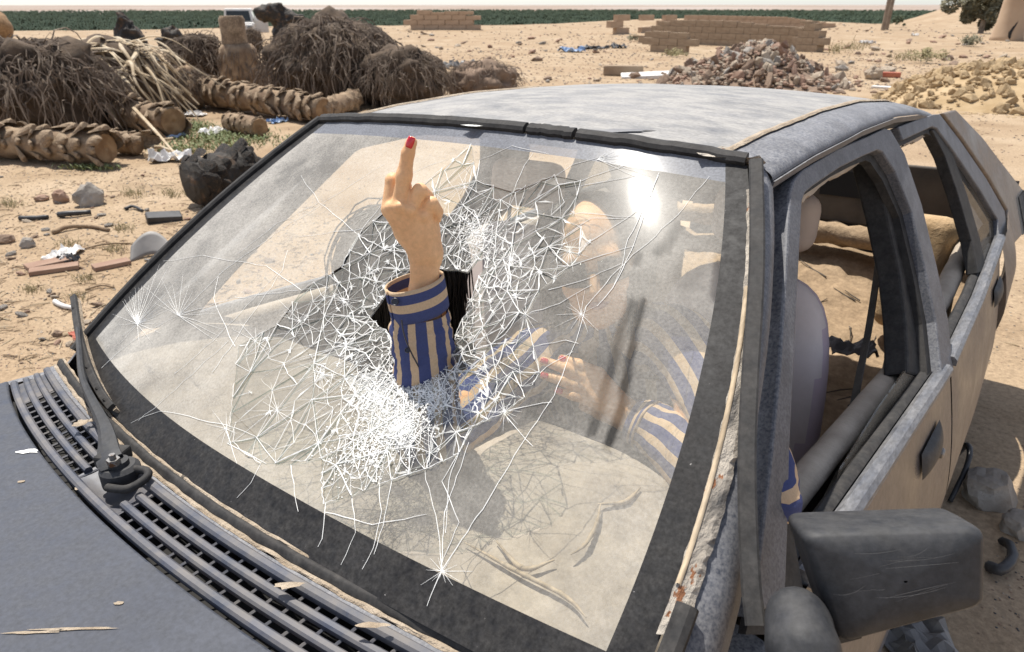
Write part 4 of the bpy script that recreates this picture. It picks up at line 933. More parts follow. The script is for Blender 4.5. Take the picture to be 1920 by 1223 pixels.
vs = [(CAMW.x, CAMW.y, 0)]; na_ = len(ang)
for r in rad[1:]:
    for a in ang:
        x, y = CAMW.x+r*math.sin(VA+a), CAMW.y+r*math.cos(VA+a); vs.append((x, y, gz(x, y)))
fs = [(0, 1+(j+1) % na_, 1+j) for j in range(na_)]
for i in range(len(rad)-2):
    for j in range(na_): a = 1+i*na_+j; b = 1+i*na_+(j+1) % na_; fs.append((a, b, b+na_, a+na_))
b = MB(); b.add(vs, fs)
# sand near by, pale salt flats far out
m = MATS['sand']; n = m.node_tree.nodes; L = m.node_tree.links
mk('salt_flat', [(0.3, (0.24, 0.175, 0.13)), (0.5, (0.33, 0.265, 0.22)), (0.7, (0.42, 0.38, 0.355))], scale=.0009, rough=1.0, spec=.1, stretch=(1, 1, 1))
gm_ = [1 if max(abs(vs[f[0]][0]), abs(vs[f[0]][1])) > 900 else 0 for f in fs]; b.m = gm_
ground = tag(obj('ground', b, ['sand', 'salt_flat'], smooth=True), kind='structure')
# ------------------------------------------------------------------ people
def stripe_mat(name, mode, n, lo=.42, blue=(0.062, 0.076, 0.18), tan=(0.58, 0.42, 0.27), bands=None):
    """woven shirt cloth, blue with tan stripes along one UV axis (or the given bands)"""
    m = bpy.data.materials.new(name); m.use_nodes = True; MATS[name] = m; N = m.node_tree.nodes; L = m.node_tree.links; b = N['Principled BSDF']
    uv = N.new('ShaderNodeUVMap'); sx = N.new('ShaderNodeSeparateXYZ'); L.new(uv.outputs[0], sx.inputs[0])
    r = N.new('ShaderNodeValToRGB'); r.color_ramp.interpolation = 'CONSTANT'; e = r.color_ramp.elements
    if bands:
        while len(e) < len(bands): e.new(.5)
        for k, (p, c) in enumerate(bands): e[k].position = p; e[k].color = _lin(tan if c else blue)
        L.new(sx.outputs[1], r.inputs[0])
    else:
        mu = N.new('ShaderNodeMath'); mu.operation = 'MULTIPLY'; mu.inputs[1].default_value = n; L.new(sx.outputs[mode], mu.inputs[0])
        fr = N.new('ShaderNodeMath'); fr.operation = 'FRACT'; L.new(mu.outputs[0], fr.inputs[0])
        e[0].position = 0; e[0].color = _lin(tan); e[1].position = lo; e[1].color = _lin(blue); L.new(fr.outputs[0], r.inputs[0])
    tc = N.new('ShaderNodeTexCoord'); nz = N.new('ShaderNodeTexNoise'); nz.inputs['Scale'].default_value = 350; L.new(tc.outputs['Object'], nz.inputs['Vector'])
    mr = N.new('ShaderNodeMapRange'); mr.inputs[3].default_value = .8; mr.inputs[4].default_value = 1.2; L.new(nz.outputs['Fac'], mr.inputs[0])
    mx = N.new('ShaderNodeMix'); mx.data_type = 'RGBA'; mx.blend_type = 'MULTIPLY'; mx.inputs[0].default_value = 1; L.new(r.outputs[0], mx.inputs[6]); L.new(mr.outputs[0], mx.inputs[7])
    L.new(mx.outputs[2], b.inputs['Base Color']); b.inputs['Roughness'].default_value = .9; b.inputs['Specular IOR Level'].default_value = .2
    bp = N.new('ShaderNodeBump'); bp.inputs['Strength'].default_value = .25; bp.inputs['Distance'].default_value = .002; L.new(nz.outputs['Fac'], bp.inputs['Height']); L.new(bp.outputs[0], b.inputs['Normal'])
    return m
stripe_mat('sleeve_cloth', 0, 10, .40)
stripe_mat('cuff_cloth', 1, 1, bands=[(0, 0), (.34, 1), (.60, 0), (.88, 1)])
stripe_mat('shirt_cloth', 0, 34, .40)
def loftuv(name, rows, m, parent, uscale=1.0, vscale=1.0, smooth=True, solid=0.0):
    """rows of points (open rings with the seam doubled); u runs along a row, v from row to row"""
    b = MB(); w_ = len(rows[0]); b.add([p for r in rows for p in r], [(i*w_+j, i*w_+j+1, (i+1)*w_+j+1, (i+1)*w_+j) for i in range(len(rows)-1) for j in range(w_-1)])
    me_ = b.mesh(name, m, smooth); ul = me_.uv_layers.new(name='UVMap'); k = len(rows)
    dat = []
    for i in range(k-1):
        for j in range(w_-1):
            for jj, ii in ((j, i), (j+1, i), (j+1, i+1), (j, i+1)): dat += [jj/(w_-1)*uscale, ii/(k-1)*vscale]
    ul.data.foreach_set('uv', dat); o = link(name, me_, parent)
    if solid:
        md = o.modifiers.new('thick', 'SOLIDIFY'); md.thickness = solid; md.offset = -1
    return o
def ringpts(c, n, a, r1, r2, k=40, a0=0.0, a1=2*PI, fold=None, grow=0.0):
    """ring about c, normal n, first axis a"""
    n = Vector(n).normalized(); a = Vector(a); a = (a-n*a.dot(n)).normalized(); b_ = n.cross(a); out = []
    for j in range(k+1):
        q = lerp(a0, a1, j/k); f = (fold(q, j/k) if fold else 1.0)+grow*j/k
        out.append(Vector(c)+(a*math.cos(q)*r1+b_*math.sin(q)*r2)*f)
    return out
def person(name, label):
    o = thing(name, label, 'person'); o.matrix_world = CARM; return o
R3, U3 = Vector(_r), Vector(_u)

def head_sdf(S, T, k=1.0):
    """adds a head to S; T maps local (x right, y back, z up) to the car frame"""
    def P(x, y, z): return T @ (Vector((x, y, z))*k)
    M = np.array(T.to_3x3())
    S.ell(P(0, .018, .035), np.array((.074, .092, .086))*k, M, .02)
    S.ell(P(0, -.012, -.035), np.array((.061, .070, .080))*k, M, .03)
    S.cone(P(-.024, -.040, -.088), P(.024, -.040, -.088), .024*k, .024*k, .03)
    S.ell(P(0, -.068, -.100), np.array((.020, .016, .016))*k, M, .018)
    S.cone(P(-.036, -.062, .026), P(.036, -.062, .026), .017*k, .017*k, .016)
    for s in (-1, 1):
        S.ell(P(.040*s, -.056, -.028), np.array((.024, .020, .022))*k, M, .02)
        S.ell(P(.031*s, -.088, .007), np.array((.017, .012, .011))*k, M, .010, sub=True)
        S.ell(P(.031*s, -.067, .006), np.array((.0145, .013, .0115))*k, M, .003)
        S.ell(P(.074*s, .012, -.008), np.array((.009, .019, .030))*k, M, .008)
    S.cone(P(0, -.076, .016), P(0, -.103, -.024), .0075*k, .0105*k, .010)
    for s in (-1, 1): S.ell(P(.0125*s, -.090, -.027), np.array((.0078, .010, .0072))*k, M, .007)
    S.ell(P(0, -.080, -.0515), np.array((.021, .010, .0055))*k, M, .005)
    S.ell(P(0, -.080, -.0625), np.array((.018, .0105, .0062))*k, M, .004)
    S.cone(P(0, .030, -.075), P(0, .055, -.20), .050*k, .055*k, .03)
    return P
def hair_mesh(name, T, k, par, length, seed, n=420, cover=False):
    """cap of hair with loose strands falling from the parting"""
    b = MB(); rr = random.Random(seed)
    def P(x, y, z): return T @ (Vector((x, y, z))*k)
    dn = (T.to_3x3().inverted() @ Vector((0, 0, -1))); 
    cap = []
    for i in range(13):
        th = lerp(.02, 2.05, i/12); row = []
        for j in range(25):
            ph = lerp(-PI*.74, PI*.74, j/24)+PI/2
            x, y, z = .083*math.sin(th)*math.cos(ph), .022+.100*math.sin(th)*math.sin(ph), .038+.095*math.cos(th)
            row.append(P(x, y, z))
        cap.append(row)
    w_ = 25; b.add([p for r in cap for p in r], [(i*w_+j, i*w_+j+1, (i+1)*w_+j+1, (i+1)*w_+j) for i in range(12) for j in range(24)])
    for i in range(n):
        ph = rr.uniform(-PI*(1.0 if cover else .62), PI*(1.0 if cover else .62))+PI/2; th = rr.uniform(.1 if cover else .5, 1.5); pts = []
        q = Vector((.085*math.sin(th)*math.cos(ph), .022+.102*math.sin(th)*math.sin(ph), .038+.098*math.cos(th)))
        pts.append(q.copy()); L_ = length*rr.uniform(.6, 1.05); st = 9
        for s in range(st):
            out = Vector((q.x, q.y-.02, (q.z-.035))); e = out.length
            v = dn*1.0
            if q.z > -.02 and e < .16: nn = out.normalized(); v = v-nn*v.dot(nn)+nn*.05; v.normalize()
            v += Vector((rr.gauss(0, .05), rr.gauss(0, .05), 0))
            q = q+v*(L_/st); m_ = math.hypot(q.x/.092, (q.y-.02)/.11)
            if q.z > -.09 and m_ < 1 and q.y < -.03: q.x *= 1.25
            pts.append(q.copy())
        b.tube([P(*p) for p in pts], [.0017]*6+[.0014, .001, .0007, .0004], 4)
    return obj(name, b, 'hair', par, smooth=True)

# --- the one whose arm comes out through the windscreen
driver = person('person', 'person in blue and tan striped shirt with middle finger raised through the broken windscreen')
tipn = pd(1117, 553, 1.18)
zh = (UPC*math.cos(.19)-R3*math.sin(.19)).normalized(); yh = Vector(ray_c(1117, 553)); yh.z *= .35; yh = (yh-zh*yh.dot(zh)).normalized(); xh = yh.cross(zh)
Th = Matrix((xh, yh, zh)).transposed().to_4x4(); KH = .89
Th.translation = tipn-(Th.to_3x3() @ Vector((0, -.114, -.024)))*KH
H = SDF(); HP = head_sdf(H, Th, KH)
# right arm and hand, raised
D = lambda x, y, d: pd(x, y, d)
H.chain([D(788, 640, 1.085), D(787, 545, 1.050), D(787, 478, 1.034)], [.021, .0148, .0140], .008)
H.chain([D(804, 640, 1.085), D(804, 545, 1.052), D(806, 478, 1.036)], [.021, .0152, .0145], .008)
H.chain([D(784, 474, 1.036), D(732, 394, 1.012)], [.0130, .0118], .011)
H.chain([D(790, 472, 1.030), D(750, 390, 1.002)], [.0132, .0118], .011)
H.chain([D(800, 470, 1.030), D(772, 394, 1.003)], [.0132, .0112], .011)
H.chain([D(810, 472, 1.034), D(798, 404, 1.010)], [.0132, .0106], .011)
H.chain([D(811, 482, 1.040), D(807, 418, 1.030)], [.0128, .0122], .010)
H.ell(D(778, 432, 1.040), (.030, .030, .020), None, .014)
for kx, ky, kd, kr in ((733, 390, 1.000, .0075), (750, 388, .9885, .0068), (771, 393, .990, .0064), (796, 404, .998, .006)): H.ell(D(kx, ky, kd), (kr, kr, kr), None, .009)
H.chain([D(750, 388, 1.002), D(757, 334, .992), D(758.5, 326, .991)], [.0118, .0103, .0103], .0045)
H.chain([D(758.5, 326, .991), D(765, 288, .985), D(771.5, 267, .981)], [.0103, .0086, .0077], .004)
H.chain([D(731, 392, 1.012), D(737, 339, 1.012)], [.0120, .0106], .0035)
H.chain([D(737, 339, 1.012), D(747, 352, 1.042), D(756, 380, 1.045)], [.0104, .0090, .0085], .003)
H.chain([D(770, 392, 1.004), D(787, 358, .990)], [.0114, .0105], .0035)
H.chain([D(788, 357, .991), D(801, 368, 1.014), D(797, 396, 1.030)], [.0100, .0088, .0082], .0015)
H.chain([D(794, 402, 1.010), D(809, 381, .997)], [.0104, .0094], .003)
H.chain([D(810, 381, .998), D(821, 397, 1.008), D(819, 410, 1.022)], [.0090, .0078, .0070], .0015)
H.chain([D(780, 450, 1.056), D(762, 402, 1.062), D(757, 352, 1.045), D(757, 323, 1.020)], [.0150, .0120, .0105, .0090], .006)
H.chain([D(797, 640, 1.085), D(803, 805, 1.155)], [.029, .034], .02).chain([D(803, 805, 1.155), D(1015, 678, 1.345)], [.036, .046], .02)
# left hand, resting on the wheel with the fingers stretched
G = H; d0 = 1.245
G.chain([D(1260, 812, d0-.02), D(1190, 786, d0)], [.026, .021], .014)
for m0, p0, t0, r0 in (((1122, 702), (1085, 684), (1054, 673), .0098), ((1110, 714), (1062, 692), (1019, 677), .0100), ((1103, 731), (1058, 715), (1019, 704), .0095), ((1110, 752), (1075, 742), (1046, 733), .0085)):
    G.chain([D(1182, 782, d0), D(*m0, d0-.012)], [.019, .0125], .016)
    G.chain([D(*m0, d0-.012), D(*p0, d0-.014), D(*t0, d0-.004)], [r0*1.22, r0, r0*.78], .004)
G.chain([D(1170, 790, d0+.01), D(1130, 775, d0+.02), D(1095, 762, d0+.02)], [.017, .013, .0095], .008)
G.chain([D(1258, 811, d0-.02), D(1392, 936, 1.065)], [.027, .034], .02).chain([D(1392, 936, 1.065), D(1268, 652, 1.345)], [.036, .046], .02)
H.ell(HP(0, .115, -.26), (.135, .085, .115), np.array(Th.to_3x3()), .06)
Va, Fa = H.build(.0017)
link('body', np_mesh('body', Va, Fa, 'skin'), driver)
def nail(c, r, along, facing, par, k=1.0):
    z = Vector(facing).normalized(); y = Vector(along); y = (y-z*y.dot(z)).normalized(); x = y.cross(z); M = Matrix((x, y, z)).transposed()
    b = MB(); 
    vs = []
    for i in range(9):
        for j in range(9):
            u, v = i/4-1, j/4-1; q = Vector((r[0]*u*math.sqrt(max(0, 1-.35*v*v)), r[1]*v, r[2]*(1-.75*u*u-.25*v*v))); vs.append(Vector(c)+M @ q)
    b.add(vs, [(i*9+j, (i+1)*9+j, (i+1)*9+j+1, i*9+j+1) for i in range(8) for j in range(8)]); o = obj('fingernail', b, 'nail', par, smooth=True)
    md = o.modifiers.new('t', 'SOLIDIFY'); md.thickness = .0007; md.offset = 0
    return o
fv = -Vector(ray_c(771, 265))
nail(D(769.5, 267, .9758), (.0052, .0075, .0026), D(771.5, 267, .98)-D(765, 288, .985), fv-R3*.25, driver)
nail(D(750, 317, 1.0165), (.0045, .006, .0022), D(757, 323, 1.02)-D(757, 352, 1.045), -R3+fv*.6, driver)
for t0, p0 in (((1054, 673), (1085, 684)), ((1019, 677), (1062, 692)), ((1019, 704), (1058, 715)), ((1046, 733), (1075, 742))):
    nail(D(t0[0]+2, t0[1], d0-.0125), (.0050, .0068, .0022), D(*t0, d0)-D(*p0, d0), -Vector(ray_c(1030, 700))+UPC*.4, driver)
# cuff, its flap and buttons, and the sleeve going down into the car
nc = (UPC*math.cos(.22)-R3*math.sin(.22)).normalized()
ctop, cbot = D(776, 527, 1.052), D(788, 586, 1.070)
ac = R3; A0 = math.radians(212)
def cring(t, rr=1.0): return ringpts(vlerp(cbot, ctop, t), nc, ac, .0432*rr, .0400*rr, 64, A0-2*PI-.32, A0, lambda q, u: 1+.012*math.sin(3*q+.7)+.010*math.sin(5*q), .05)
loftuv('cuff', [cring(t, 1+.015*math.sin(PI*t)) for t in np.linspace(0, 1, 9)], 'cuff_cloth', driver, solid=.0016)
path = [vlerp(cbot, ctop, .06), D(789, 606, 1.078), D(792, 640, 1.088), D(796, 680, 1.102), D(800, 730, 1.125), D(802, 790, 1.150), D(812, 826, 1.165), D(840, 812, 1.185), D(885, 770, 1.22), D(940, 720, 1.27), D(995, 680, 1.32), D(1040, 670, 1.37)]
PP = catmull(path, 7); NR = len(PP); rows = []
for i, p in enumerate(PP):
    t = (PP[min(i+1, NR-1)]-PP[max(i-1, 0)]).normalized(); q_ = i/(NR-1)
    rr = poly([(0, .0425), (.05, .0445), (.12, .046), (.3, .049), (.5, .056), (.75, .06), (1, .068)], q_)
    def fold(q, u, q_=q_, i=i):
        g = min(1, q_*10)
        return 1+g*(.09*noise.noise(Vector((math.cos(q+q_*9)*1.8, math.sin(q+q_*9)*1.8, q_*22)))+.06*noise.noise(Vector((math.cos(q-q_*14)*3.5, math.sin(q-q_*14)*3.5, q_*40))))+.03*math.sin(9*q)*max(0, 1-q_*7)*min(1, q_*30)
    up_ = R3 if i < 42 else R3
    rows.append(ringpts(p, -t if i >= 0 else nc, ac, rr, rr*.92, 48, 0, 2*PI, fold))
loftuv('sleeve', rows, 'sleeve_cloth', driver)
def disc(c, r, nrm_, par, name='button'):
    return obj(name, MB().lathe([(r*.3, .0), (r, 0), (r, .0012), (r*.85, .002), (r*.7, .0012), (r*.2, .0012)], 14, c, axis(nrm_)), 'button', par)
disc(D(741, 566, 1.0250), .0058, -Vector(ray_c(739, 566))-R3*.45, driver)
disc(D(764, 657, 1.040), .0042, -Vector(ray_c(764, 657))-R3*.2, driver)
# sleeve slit below the cuff, edged
sl_ = catmull([D(753, 600, 1.0235), D(757, 625, 1.028), D(768, 655, 1.038), D(785, 688, 1.052)], 5)
obj('sleeve_slit', MB().tube(sl_, [.0012]*len(sl_), 5), 'button', driver)
# left sleeve, with its cuff
lp = [D(1188, 786, d0), D(1215, 800, d0-.008), D(1260, 828, 1.215), D(1320, 880, 1.14), D(1392, 940, 1.06), D(1410, 925, 1.075), D(1385, 830, 1.14), D(1330, 720, 1.23), D(1275, 650, 1.32), D(1235, 640, 1.38)]
LP = catmull(lp, 7); rows = []; NR = len(LP)
for i, p in enumerate(LP):
    t = (LP[min(i+1, NR-1)]-LP[max(i-1, 0)]).normalized(); q_ = i/(NR-1); rr = poly([(0, .038), (.1, .044), (.3, .056), (.45, .064), (.6, .064), (.75, .064), (1, .075)], q_)
    rows.append(ringpts(p, t, UPC*.8+R3*.2, rr, rr, 40, 0, 2*PI, lambda q, u, q_=q_: 1+min(1, q_*8)*(.10*noise.noise(Vector((math.cos(q)*1.6, math.sin(q)*1.6, q_*16+5)))+.05*noise.noise(Vector((math.cos(q)*4, math.sin(q)*4, q_*34))))))
loftuv('cuff', [[c+(p-c)*1.04 for p in r] for r, c in zip(rows[:8], LP[:8])], 'cuff_cloth', driver, solid=.0015)
loftuv('sleeve', rows[6:], 'sleeve_cloth', driver)
# body of the shirt: rings from the collar down to the seat
sh = [(HP(0, .045, -.135), .060, .055), (HP(0, .055, -.165), .085, .07), (HP(0, .075, -.195), .150, .085), (HP(0, .10, -.235), .185, .10), (HP(0, .15, -.32), .185, .115), (HP(0, .22, -.45), .175, .115), (HP(.02, .28, -.60), .18, .125)]
loftuv('shirt', [ringpts(c, UPC, xh, a, b_, 56, 0, 2*PI, lambda q, u, i=i: 1+.04*noise.noise(Vector((math.cos(q)*2.2, math.sin(q)*2.2, i*.9)))) for i, (c, a, b_) in enumerate(sh)], 'shirt_cloth', driver, uscale=.62)
for s in (-1, 1):                           # collar wings
    b = MB(); b.add([HP(.05*s, .02, -.125), HP(.075*s, .02, -.165), HP(.045*s, -.045, -.205), HP(.012*s, -.035, -.165)], [(0, 1, 2, 3)]); o = obj('collar', b, 'sleeve_cloth', driver); md = o.modifiers.new('t', 'SOLIDIFY'); md.thickness = .004
hair_mesh('hair', Th, KH, driver, .26, 3, 520)
for s in (-1, 1):
    obj('eyebrow', MB().tube([HP(.014*s, -.083, .026), HP(.032*s, -.082, .033), HP(.052*s, -.068, .027)], [.002, .0028, .0012], 6), 'hair', driver)
    obj('eyelash', MB().tube([HP(.018*s, -.079, .002), HP(.031*s, -.0815, -.001), HP(.045*s, -.074, .002)], [.0009, .0014, .0008], 5), 'hair', driver)
mk('sunglass', [(0.012, 0.012, 0.013)], rough=.12)
sg = obj('sunglasses', MB().tube([HP(-.014, -.1005, .012), HP(0, -.1035, .016), HP(.014, -.1005, .012)], .0022, 6), 'sunglass', driver)
for s in (-1, 1):
    obj('lens', MB().grid(lambda u, v, s=s: HP(s*lerp(.011, .068, u), -.1015+.020*u*u-.002*math.sin(PI*u), lerp(-.012+.004*u*u, .036-.004*u*u, v)), 8, 6, thick=(0, 0, 0) if False else tuple(yh*.002)), 'sunglass', sg, smooth=True)
    obj('temple', MB().tube([HP(s*.068, -.083, .028), HP(s*.078, -.02, .024), HP(s*.080, .02, .012)], .002, 5), 'sunglass', sg)
mk('lip', [(0.42, 0.16, 0.13)], rough=.45)
obj('lips', MB().tube([HP(-.021, -.080, -.057), HP(-.008, -.0915, -.0555), HP(0, -.0915, -.0565), HP(.008, -.0915, -.0555), HP(.021, -.080, -.057)], [.0015, .0045, .0045, .0045, .0015], 8, flat=1.5), 'lip', driver, smooth=True)

# --- the other one, whose hair shows through the hole
pas = person('person', 'person with long black hair sitting behind the hole in the windscreen')
c2 = pd(752, 520, 1.53)
z2 = (UPC*math.cos(.1)+R3*math.sin(.05)).normalized(); y2 = Vector(ray_c(752, 520)); y2.z *= .3; y2 = (y2-z2*y2.dot(z2)).normalized(); T2 = Matrix((y2.cross(z2), y2, z2)).transposed().to_4x4(); T2.translation = c2
S2 = SDF(); P2 = head_sdf(S2, T2, .95); 
S2.cone(P2(0, .05, -.18), P2(0, .12, -.30), .055, .11, .05)
V2, F2 = S2.build(.0055); link('body', np_mesh('body', V2, F2, 'skin'), pas)
hair_mesh('hair', T2, .97, pas, .38, 8, 1700, True)
mk('dark_cloth', [(0.35, (0.03, 0.03, 0.035)), (0.65, (0.05, 0.05, 0.055))], scale=20, rough=.95)
sh2 = [(P2(0, .05, -.15), .065, .06), (P2(0, .07, -.19), .14, .08), (P2(0, .09, -.23), .18, .095), (P2(-.02, .16, -.36), .18, .11), (P2(-.05, .25, -.55), .17, .12)]
loftuv('top', [ringpts(c, UPC, R3, a, b_, 40) for c, a, b_ in sh2], 'dark_cloth', pas)
# ------------------------------------------------------------------ the yard behind: palm trunks, root balls, rubble, ruins
mk('bark', [(0.3, (0.16, 0.10, 0.06)), (0.5, (0.27, 0.19, 0.12)), (0.7, (0.38, 0.28, 0.185))], scale=6, rough=.95, bump=.8, bscale=30)
mk('boot', [(0.3, (0.13, 0.083, 0.05)), (0.5, (0.25, 0.175, 0.11)), (0.7, (0.36, 0.265, 0.17))], scale=5, fine=(40, .45), rough=.9, bump=.5, bscale=24, dust=(.40, .31, .21), dscale=3, damt=.4, up=.6)
mk('cut_wood', [(0.35, (0.20, 0.115, 0.055)), (0.65, (0.33, 0.215, 0.115))], scale=9, rough=.95, bump=.5, bscale=40)
mk('root_core', [(0.3, (0.045, 0.032, 0.022)), (0.6, (0.12, 0.085, 0.058))], scale=5, rough=1, bump=.8, bscale=22)
mk('root_fibre', [(0.3, (0.10, 0.072, 0.05)), (0.5, (0.18, 0.135, 0.10)), (0.7, (0.31, 0.25, 0.19))], scale=6, rough=.95)
mk('char', [(0.3, (0.010, 0.009, 0.008)), (0.55, (0.035, 0.027, 0.02)), (0.75, (0.16, 0.085, 0.04))], scale=7, rough=.75, bump=.9, bscale=20, voro=16)
mk('frond', [(0.3, (0.33, 0.24, 0.14)), (0.5, (0.46, 0.36, 0.235)), (0.7, (0.58, 0.49, 0.36))], scale=5, rough=.85)
mk('stone_a', [(0.3, (0.27, 0.215, 0.16)), (0.7, (0.46, 0.38, 0.29))], scale=4, rough=.95, bump=.5, bscale=18)
mk('stone_b', [(0.3, (0.17, 0.12, 0.085)), (0.7, (0.30, 0.21, 0.15))], scale=4, rough=.95, bump=.5, bscale=18)
mk('stone_c', [(0.3, (0.25, 0.15, 0.105)), (0.7, (0.36, 0.245, 0.18))], scale=5, rough=.95, bump=.4, bscale=18)
mk('stone_grey', [(0.3, (0.16, 0.14, 0.12)), (0.5, (0.30, 0.27, 0.235)), (0.7, (0.44, 0.41, 0.37))], scale=5, rough=.95, bump=.7, bscale=16)
mk('block', [(0.3, (0.27, 0.195, 0.13)), (0.7, (0.38, 0.29, 0.2))], scale=2.5, rough=.95, bump=.5, bscale=14)
mk('plaster', [(0.3, (0.36, 0.25, 0.165)), (0.7, (0.48, 0.35, 0.245))], scale=1.2, rough=.95, bump=.4, bscale=9)
mk('white_litter', [(0.35, (0.62, 0.60, 0.57)), (0.65, (0.75, 0.73, 0.70))], scale=8, rough=.6)
mk('blue_litter', [(0.35, (0.10, 0.20, 0.38)), (0.65, (0.35, 0.45, 0.6))], scale=8, rough=.5)
mk('red_litter', [(0.35, (0.36, 0.08, 0.05)), (0.65, (0.5, 0.18, 0.1))], scale=8, rough=.6)
mk('black_litter', [(0.35, (0.02, 0.02, 0.022)), (0.65, (0.06, 0.06, 0.062))], scale=8, rough=.5)
mk('grey_sheet', [(0.35, (0.16, 0.155, 0.15)), (0.65, (0.27, 0.255, 0.24))], scale=6, rough=.6)
mk('grass_blade', [(0.3, (0.10, 0.13, 0.045)), (0.7, (0.21, 0.235, 0.10))], scale=3, rough=.8)
mk('dry_grass', [(0.3, (0.22, 0.19, 0.09)), (0.7, (0.36, 0.31, 0.17))], scale=3, rough=.9)
mk('leaf_dark', [(0.3, (0.05, 0.07, 0.035)), (0.7, (0.11, 0.125, 0.06))], scale=2, rough=.8)
mk('olive_leaf', [(0.3, (0.14, 0.13, 0.08)), (0.7, (0.26, 0.24, 0.155))], scale=1.5, rough=.85)
mk('palm_far', [(0.3, (0.030, 0.055, 0.032)), (0.7, (0.065, 0.095, 0.055))], scale=.05, rough=.9)
mk('pole_wood', [(0.35, (0.20, 0.15, 0.11)), (0.65, (0.30, 0.24, 0.18))], scale=3, rough=.9)
mk('concrete', [(0.3, (0.40, 0.28, 0.185)), (0.7, (0.50, 0.37, 0.255))], scale=.9, rough=.9, bump=.2, bscale=8)
mk('car_white', [(0.35, (0.62, 0.62, 0.60)), (0.65, (0.72, 0.71, 0.69))], scale=2, rough=.4, dust=(.5, .42, .32), dscale=3, damt=.4)
mk('dark_glass', [(0.03, 0.035, 0.035)], rough=.1)
def onground(px, py):
    z = 0.0
    for _ in range(4): p = gp(px, py, z); z = gz(p.x, p.y)
    return Vector((p.x, p.y, z))
def mpp(p): return (Vector(p)-CAMW).dot(FW)/FPX
RH = Vector((RW.x, RW.y, 0)).normalized(); FH = Vector((FW.x, FW.y, 0)).normalized()
def view_rz(p):                             # rotation that turns local x to the right as seen from the road of the camera
    v = Vector(p)-CAMW; return math.atan2(v.y, v.x)-PI/2

def root_ball(px, py, wpx, hpx, label, seed, n=330, droop=.7, core='root_core', name='root_ball', fmat='root_fibre', depth=.8):
    p = onground(px, py); k = mpp(p); W, Hh = wpx*k/2, hpx*k*1.03
    t = thing(name, label, 'root ball', p, view_rz(p), 'grubbed-up palm roots'); rr = random.Random(seed)
    obj('core', MB().rock((0, W*depth*.8, Hh*.42), (W*.93, W*depth, Hh*.54), 4, seed, .34, freq=2.4), core, t, smooth=True)
    b = MB()
    for i in range(int(n*2.2)):
        a = rr.uniform(0, 2*PI); e = rr.uniform(-.1, 1.45)
        q = Vector((W*.95*math.cos(a)*math.cos(e), W*depth*.8+W*depth*1.02*math.sin(a)*math.cos(e), Hh*(.42+.55*math.sin(e)))); pts = [q.copy()]
        L_ = Hh*rr.uniform(.12, .7); v = Vector((math.cos(a)*.8, math.sin(a)*.8, rr.uniform(.0, .5)))
        for s in range(5):
            v = (v*.55+Vector((math.cos(a)*.25, math.sin(a)*.25, -droop*(.35+.28*s)))+Vector((rr.gauss(0, .5), rr.gauss(0, .5), rr.gauss(0, .3)))).normalized(); q = q+v*(L_/5); q.z = max(q.z, .005); pts.append(q.copy())
        r = Hh*rr.uniform(.003, .011); b.tube(pts, [r, r, r*.9, r*.8, r*.6, r*.3], 3)
    tag(obj('root_fibre', b, fmat, t), kind='stuff'); return t
def boot_mesh():
    b = MB(); n = 7; rows = []
    for i, (t, w_, h_) in enumerate(((0, .55, .10), (.3, .62, .26), (.65, .5, .42), (.9, .36, .50), (1.0, .30, .40))):
        rows.append([Vector((t, w_*math.sin(lerp(-1.4, 1.4, j/(n-1))), h_*math.cos(lerp(-1.4, 1.4, j/(n-1)))-.05)) for j in range(n)])
    b.add([p for r in rows for p in r], [(i*n+j, (i+1)*n+j, (i+1)*n+j+1, i*n+j+1) for i in range(4) for j in range(n-1)]+[tuple(4*n+j for j in range(n))]); return b.mesh('leaf_base', 'boot', False)
BOOT = boot_mesh()
def palm_log(a, b, r, label, seed, nrow=10, ring=7, sc=1.0, taper=1.0, core='bark', cut=True, bl=1.5, flat=False):
    """lying trunk from a to b with its leaf bases, each a piece"""
    a, b = Vector(a), Vector(b); rr = random.Random(seed); ax = b-a; L_ = ax.length; t = thing('palm_log', label, 'palm log', (a+b)/2-Vector((0, 0, r)), 0, 'felled palm trunks')
    M = ax.normalized().to_track_quat('X', 'Z').to_matrix(); o_ = Vector((0, 0, r))
    P = [o_+M @ Vector((lerp(-L_/2, L_/2, i/16), 0, 0)) for i in range(17)]
    obj('trunk', MB().tube(P, [r*lerp(1, taper, i/16)*.86*(1+.05*math.sin(i*1.9+seed)) for i in range(17)], 14, jit=.15), core, t, smooth=True)
    if cut:
        for e, q in ((-1, 0), (1, 16)): obj('cut_face', MB().lathe([(r*.80*(1 if e < 0 else taper), 0), (r*.78*(1 if e < 0 else taper), .012), (r*.2, .02), (0, .0)], 12, P[q], axis(M @ Vector((e, 0, 0)))), 'cut_wood', t)
    for i in range(nrow):
        for j in range(ring):
            q = 2*PI*(j+.5*(i % 2)+rr.uniform(-.12, .12))/ring; x = lerp(-L_/2*.95, L_/2*.86, (i+rr.uniform(-.15, .15))/max(1, nrow-1)); f = lerp(1, taper, x/L_+.5)
            if math.sin(q) < -.75 or rr.random() < .12: continue
            s_ = r*sc*rr.uniform(.6, 1.4); up_ = Vector((0, math.cos(q), math.sin(q)))
            Mb = Matrix((Vector((1, 0, 0)), Vector((0, -math.sin(q), math.cos(q))), up_)).transposed()
            ob = link('leaf_base', BOOT, t); ob.matrix_local = Matrix.Translation(o_+M @ (Vector((x, 0, 0))+up_*r*.80*f)) @ (M @ Mb).to_4x4() @ Matrix.Rotation(-.16+rr.uniform(-.3, .15), 4, 'Y') @ Matrix.Rotation(rr.uniform(-.35, .35), 4, 'Z') @ Matrix.Diagonal((s_*bl, s_, s_*(.55 if flat else .8), 1))
    return t
def lift(p, z): return Vector((p[0], p[1], p[2]+z))

